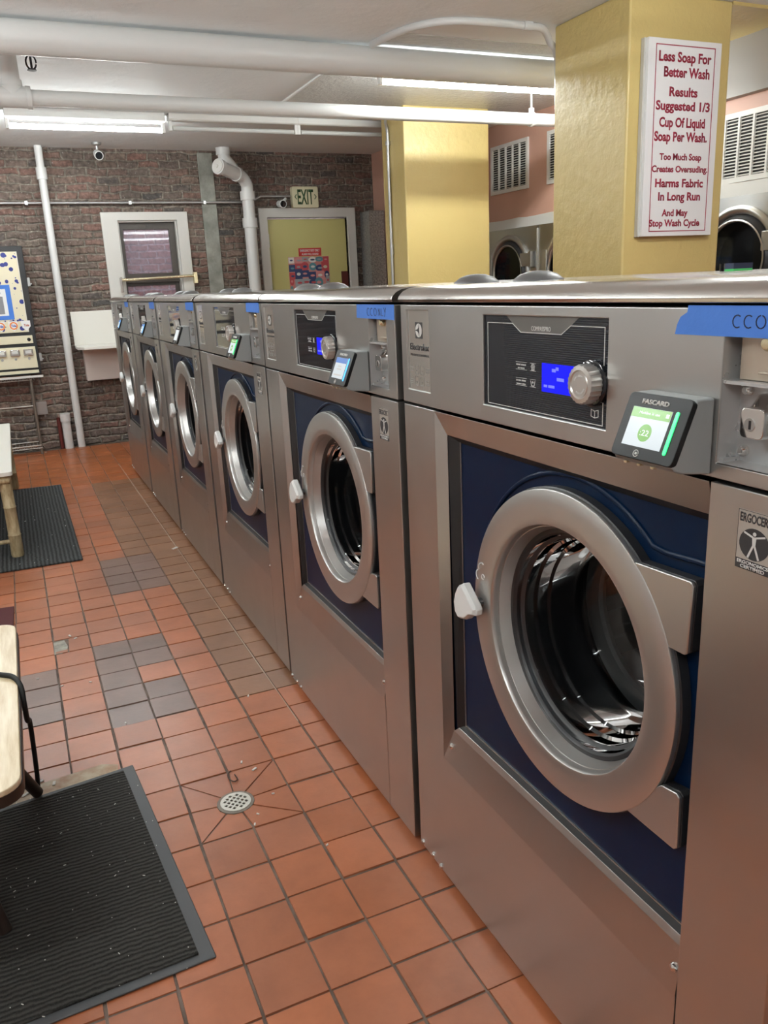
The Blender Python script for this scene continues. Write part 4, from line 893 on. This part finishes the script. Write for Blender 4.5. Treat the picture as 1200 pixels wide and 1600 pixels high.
for k in range(3):
    cx = .232 - k * .105 + .055; cz = .445
    MB().prism(FV, [(cx - .045, cz + .04), (cx + .035, cz + .04), (cx + .035, cz - .01), (cx - .0, cz - .05), (cx - .035, cz - .02)], .0096, .0104).build('product_label', paper, dsp, smooth=0)
    if k: MB().plate(FV, circ(cx, cz, .034, 24), [circ(cx, cz, .023, 24)], .010, .0112).build('product_ring', mat('orange_ring', (.8, .22, .03), .4), dsp, smooth=0)
    text('lettering', 'Tide', mat('brand_blue', (.02, .05, .4), .4) if k else mat('brand_red', (.5, .1, .05), .4), dsp, FV, cx, cz, .042, .02, .0115, .03, h0=.010)
MB().plate(FV, [(-.32, .50), (.20, .50), (.20, .80), (-.32, .80)], [[(-.28, .535), (.16, .535), (.16, .765), (-.28, .765)]], .0095, .011).build('tape_border', tape_blue, dsp, smooth=0)
MB().box(FV, -.285, .165, .53, .77, .009, .0102).build('paper_notice', paper, dsp, smooth=0)
mb = MB().prism(FV, [(-.2, .55), (.13, .55), (.13, .70), (.05, .71), (-.02, .66)], .010, .0108); mb.build('printed_photo', mat('printed_grey', (.22, .22, .23), .5), dsp, smooth=0)
mb = MB(); [mb.box(FV, -.26, .12, .725 + i * .012, .729 + i * .012, .010, .0108) for i in range(3)]; mb.build('printed_lines', faintprint, dsp, smooth=0)
MB().box(FV, -.33, VR - .03, .285, .355, 0, .010).build('coin_strip', cream_pl, t, bevel=.002)
MB().lathe(FV, VR - .062, .318, [(0, .018), (.012, .017), (.016, .010)], 16).build('strip_lock', blackgloss, t)
MB().box(FV, -.33, VR - .022, .065, .255, 0, .010).build('lower_panel', cream_pl, t, bevel=.002)
for k in range(4):
    cx = VR - .085 - k * .112
    mb = MB().box(FV, cx - .04, cx + .04, .178, .235, .01, .030); o = mb.build('coin_slide', chrome, t, bevel=.004)
    MB().box(FV, cx - .026, cx + .026, .195, .224, .030, .040).build('slide_button', lightgrey, o, bevel=.003)
    MB().lathe(FV, cx, .150, [(0, .013), (.010, .0125), (.012, .009)], 14).build('slide_rivet', metal_grey, t)
MB().box(FV, -.33, VR - .02, .018, .045, 0, .006).build('tray_strip', cream_pl, t)
for z in (.82, .155): MB().box(XYZ, VR, VR + .024, -.20, -.16, z - .04, z + .035).box(XYZ, VR + .0, VR + .036, -.19, -.165, z - .025, z - .012).build('hasp', metal_grey, t, bevel=.003)

# ------------------------------------------------------------------ right side: dryers, vents, column conduit
FD = frame((0, 0, 0), (0, -1, 0), (0, 0, 1))
def make_dryer():
    t = thing('tumble_dryer', 'x', 'dryer')
    MB().plate(lambda a, b, c: FD(a, b, -c), [(-.415, .0), (.415, .0), (.415, 1.805), (-.415, 1.805)], [circ(0, 1.44, .262, 48), circ(0, .52, .262, 48)], 0, .005).build('front_panel', steel, t)
    MB().box(FD, -.415, -.405, 0, 1.805, -.08, -.005).box(FD, .405, .415, 0, 1.805, -.08, -.005).box(FD, -.405, .405, 1.795, 1.805, -.08, -.005).build('cabinet', steel_dark, t)
    for z in (1.44, .52):
        dd = thing_part('dryer_door', t)
        MB().lathe(FD, 0, z, [(.262, .0), (.31, .0), (.312, .018), (.300, .03), (.285, .032), (.268, .022), (.258, .0), (.25, -.01)], 64, False).build('door_ring', satin, dd, smooth=50)
        MB().lathe(FD, 0, z, [(.25, -.01), (.262, .005), (.238, .034), (.226, .034), (.218, .018), (.218, .0)], 64).build('inner_ring', charcoal, dd, smooth=50)
        MB().lathe(FD, 0, z, [(.226, .0335), (.231, .0405), (.223, .043), (.216, .036), (.216, .02)], 64).build('rim', satin, dd, smooth=50)
        MB().lathe(FD, 0, z, [(0, .028), (.217, .026)], 64).build('glass', door_glass, dd)
        MB().lathe(FD, 0, z, [(0, -.065), (.2, -.065), (.25, -.03), (.262, -.004)], 48).build('dark_drum', mat('dark_drum', (.03, .032, .035), .35, .6), dd)
        MB().box(FD, .20, .36, z + .04, z + .15, .004, .036).build('door_hinge', satin, dd, bevel=.004)
        MB().box(FD, .345, .385, z + .03, z + .16, .0, .05).build('hinge_post', steel, dd, bevel=.004)
        MB().box(FD, -.325, -.255, z - .05, z + .16, .006, .034).build('door_pull', satin, dd, bevel=.006)
    MB().box(FD, .405, .425, .05, 1.78, -.002, .014).build('side_trim', satin, t, bevel=.003)
    return t
DL = ['tumble dryer seen between the two yellow columns, its whole round door visible', 'tumble dryer half hidden by the near yellow column\'s left edge', 'tumble dryer wholly hidden behind the near yellow column', 'tumble dryer with a large round dark door right of the notice sign column', 'tumble dryer beyond the right frame edge, nearest the camera', 'tumble dryer mostly hidden behind the far yellow column']
d0 = make_dryer(); pos = [4.76, 3.92, 3.08, 2.24, 1.40, 5.60]
for k, y in enumerate(pos):
    o = d0 if k == 0 else copy_tree(d0, (0, 0, 0))
    o.location = (3.365, y, 0); o['label'] = DL[k]; o['group'] = 'tumble dryers along the pink wall'
def vent(y0, y1, z0, z1, cols, label):
    t = thing('air_vent', label, 'vent', (RIGHT, y0, z0), 'white louvred vents on the pink wall'); F_ = frame((0, 0, 0), (0, -1, 0), (0, 0, 1)); W_ = y0 - y1; H_ = z1 - z0
    P = [(0, 0), (W_, 0), (W_, H_), (0, H_)]; m_ = .03; bar = .014; cw = (W_ - 2 * m_ - (cols - 1) * bar) / cols
    hs = [[(m_ + i * (cw + bar), m_), (m_ + i * (cw + bar) + cw, m_), (m_ + i * (cw + bar) + cw, H_ - m_), (m_ + i * (cw + bar), H_ - m_)] for i in range(cols)]
    MB().plate(F_, P, hs, .001, .018).build('vent_frame', white_trim, t)
    MB().box(F_, m_, W_ - m_, m_, H_ - m_, .001, .003).build('dark_back', blackrub, t)
    n = int((H_ - 2 * m_) / .0185)
    mb = MB()
    for i in range(n):
        z = m_ + (i + .2) * (H_ - 2 * m_) / n
        mb.hexa([F_(m_, z, .016), F_(W_ - m_, z, .016), F_(W_ - m_, z + .007, .005), F_(m_, z + .007, .005), F_(m_, z + .002, .0165), F_(W_ - m_, z + .002, .0165), F_(W_ - m_, z + .009, .0055), F_(m_, z + .009, .0055)])
    mb.build('louvres', white_trim, t, smooth=0)
vent(5.185, 4.597, 2.120, 2.523, 5, 'white louvred wall vent fully visible between the two yellow columns')
vent(4.322, 3.73, 2.115, 2.515, 5, 'white louvred wall vent cut off by the near yellow column\'s left edge')
vent(2.49, 1.90, 1.893, 2.29, 5, 'white louvred wall vent right of the notice sign, just above the dryer')
tag(MB().tube(catmull([(2.20, 4.70, 2.68), (2.185, 4.72, 2.62), (2.208, 4.745, 2.56), (2.21, 4.75, 2.4)], 6) + [Vector((2.21, 4.76, 0))], .0125, 12).tube([(2.21, 4.75, 1.62), (2.21, 4.75, 1.70)], .016, 12).tube([(2.208, 4.745, 2.45), (2.208, 4.745, 2.48)], .02, 12).build('column_conduit', metal_grey, smooth=50), 'thin steel conduit running down the left side of the far yellow column', 'conduit')

# ------------------------------------------------------------------ left side: mats, bench, bamboo table
def floor_mat(name, label, P, M, border, bm_=None):
    t = thing(name, label, 'floor mat', (0, 0, .0015))
    if border:
        c = sum((Vector(p) for p in P), Vector((0, 0))) / len(P)
        MB().prism(XYZ, P, 0, .005).build('rubber_border', bm_, t, bevel=.003)
        Q = [tuple(Vector(p) + (c - Vector(p)).normalized() * border) for p in P]
        MB().prism(XYZ, Q, .004, .0105).build('carpet_pile', M, t, bevel=.002)
    else: MB().prism(XYZ, P, 0, .008).build('carpet_pile', M, t, bevel=.002)
    return t
floor_mat('ribbed_mat', 'large charcoal ribbed floor mat with grey rubber border in the left foreground', [(-.553, -.112), (-.614, .743), (-1.75, .60), (-1.75, -.165)], carpet, .040, rub_border)
floor_mat('ribbed_mat', 'dark grey ribbed mat under the bamboo table near the far wall', [(-.580, 2.965), (-.577, 5.01), (-1.75, 5.10), (-1.75, 2.99)], carpet_g, 0)
floor_mat('maroon_mat', 'dark maroon mat corner at the left edge beyond the wooden bench', [(-.940, 2.11), (-.935, 2.39), (-1.6, 2.46), (-1.6, 2.13)], maroon_mat, 0)
r4 = random.Random(3); mb = MB()
for i in range(110):
    x, y = r4.uniform(-1.0, -.60), r4.uniform(-.14, .70)
    if i > 80: x, y = r4.uniform(-1.05, -.6), r4.uniform(3.0, 4.9)
    a = r4.uniform(0, PI); l = r4.choice([.0007, .0008, .001, .0012, .003]); wd = r4.uniform(.0004, .0007)
    if i > 80: l *= 1.6; wd *= 2
    f = lambda p, q, h, x=x, y=y, a=a: Vector((x + p * math.cos(a) - q * math.sin(a), y + p * math.sin(a) + q * math.cos(a), h))
    mb.box(f, -l, l, -wd, wd, .0117 if i <= 80 else .0093, .0129 if i <= 80 else .011)
tag(mb.build('lint', lint_m, smooth=0), 'scattered white lint specks on the dark ribbed mats', 'lint', kind='stuff')
mb = MB()
for x, y, l in ((-.31, .60, .006), (-.285, .545, .008), (-.27, .40, .004), (-.335, .33, .004), (-.355, .29, .005), (-.18, 1.0, .006), (-.6, 1.02, .005), (-.72, 1.9, .009), (-.70, 1.86, .007), (-.86, 1.53, .005), (-.78, 1.42, .006), (-.68, 1.4, .005), (-.88, .79, .012), (-.84, .76, .01), (-.92, .74, .012), (-.09, 2.9, .02), (-.21, .12, .004), (-.62, 6.6, .012)):
    a = r4.uniform(0, PI); f = lambda p, q, h, x=x, y=y, a=a: Vector((x + p * math.cos(a) - q * math.sin(a), y + p * math.sin(a) + q * math.cos(a), h))
    mb.box(f, -l, l, -l * .4, l * .4, .0008, .004)
tag(mb.build('floor_debris', lint_m, smooth=0), 'small white crumbs of paper scattered on the terracotta tiles', 'debris', kind='stuff')
t = thing('hair_clip', 'thin bent wire clip lying on the tiles beside the floor drain', 'clip', (-.352, .535, .002))
MB().tube(catmull([(0, .035, .001), (-.012, .02, .002), (-.014, -.005, .002), (-.004, -.025, .002), (.008, -.018, .002), (.006, .01, .002)], 5), .0018, 6).build('wire', mat('brown_wire', (.06, .03, .02), .4, .5), t)
# bench
t = thing('wooden_bench', 'low bench with pale birch seat and black splayed legs at the left foreground', 'bench', (-1.09, .50, 0))
MB().prism(XYZ, [(-.215 + x, y) for x, y in rrect(0, .431, -.475, .475, .05, 6)], .436, .450).build('seat', woodlight, t, bevel=.003)
MB().prism(XYZ, [(-.212 + x, y) for x, y in rrect(0, .431, -.472, .472, .055, 6)], .408, .4365).build('seat_frame', darkwood, t, bevel=.004)
for p0, p1 in (((.06, .06, .41), (.205, .215, .0125)), ((.02, -.25, .41), (.118, -.325, .0125)), ((-.15, .22, .41), (-.19, .25, .0)), ((-.15, -.30, .41), (-.19, -.34, .0125))):
    MB().tube([p0, p1], [.022, .016], 14).build('leg', darkwood, t, smooth=50)
MB().tube([(.085, -.29, .12), (-.16, -.29, .12)], .010, 10).build('stretcher', darkwood, t)
t = thing('strap', 'black strap hanging off the wooden bench to the floor', 'strap', (0, 0, 0))
pts = catmull([(-1.02, .66, .456), (-.95, .62, .456), (-.914, .59, .456), (-.884, .56, .455), (-.868, .515, .445), (-.866, .49, .40), (-.868, .54, .335), (-.869, .645, .28), (-.872, .69, .205), (-.876, .715, .12), (-.880, .735, .05), (-.884, .745, .006)], 6)
mb = MB(); mb.tube(pts, .0068, 8); mb.build('webbing', mat('black_webbing', (.008, .008, .008), .7), t, smooth=60)
# bamboo table
t = thing('bamboo_table', 'low bamboo table with a white top standing on the far mat at left', 'table', (-1.25, 4.15, 0))
MB().prism(XYZ, [(x, y) for x, y in rrect(-.39, .388, -.985, 1.0, .02, 4)], .478, .502).build('table_top', white_top, t, bevel=.004)
MB().tube([(.355, -.95, .452), (.355, .95, .452)], .022, 12).tube([(-.36, -.95, .452), (.37, -.95, .452)], .022, 12).tube([(-.36, .95, .452), (.37, .95, .452)], .022, 12).build('apron', bamboo_m, t, smooth=50)
for x, y in ((.345, -.925), (.345, .925), (-.35, -.925), (-.35, .925)):
    mb = MB(); zz = [.0098, .02, .13, .135, .14, .29, .295, .30, .42, .478]
    mb.tube([(x, y, z) for z in zz], [.031, .034, .033, .036, .032, .031, .035, .031, .031, .031], 16); mb.build('leg', bamboo_m, t, smooth=40)
MB().tube([(-.34, -.90, .10), (.34, -.93, .10)], .012, 10).build('stretcher', bamboo_m, t)
MB().tube([(.33, -.90, .12), (.32, -.74, .40)], .016, 10).tube([(.34, -.66, .009), (.34, -.70, .46)], .024, 12).build('brace', bamboo_m, t, smooth=50)
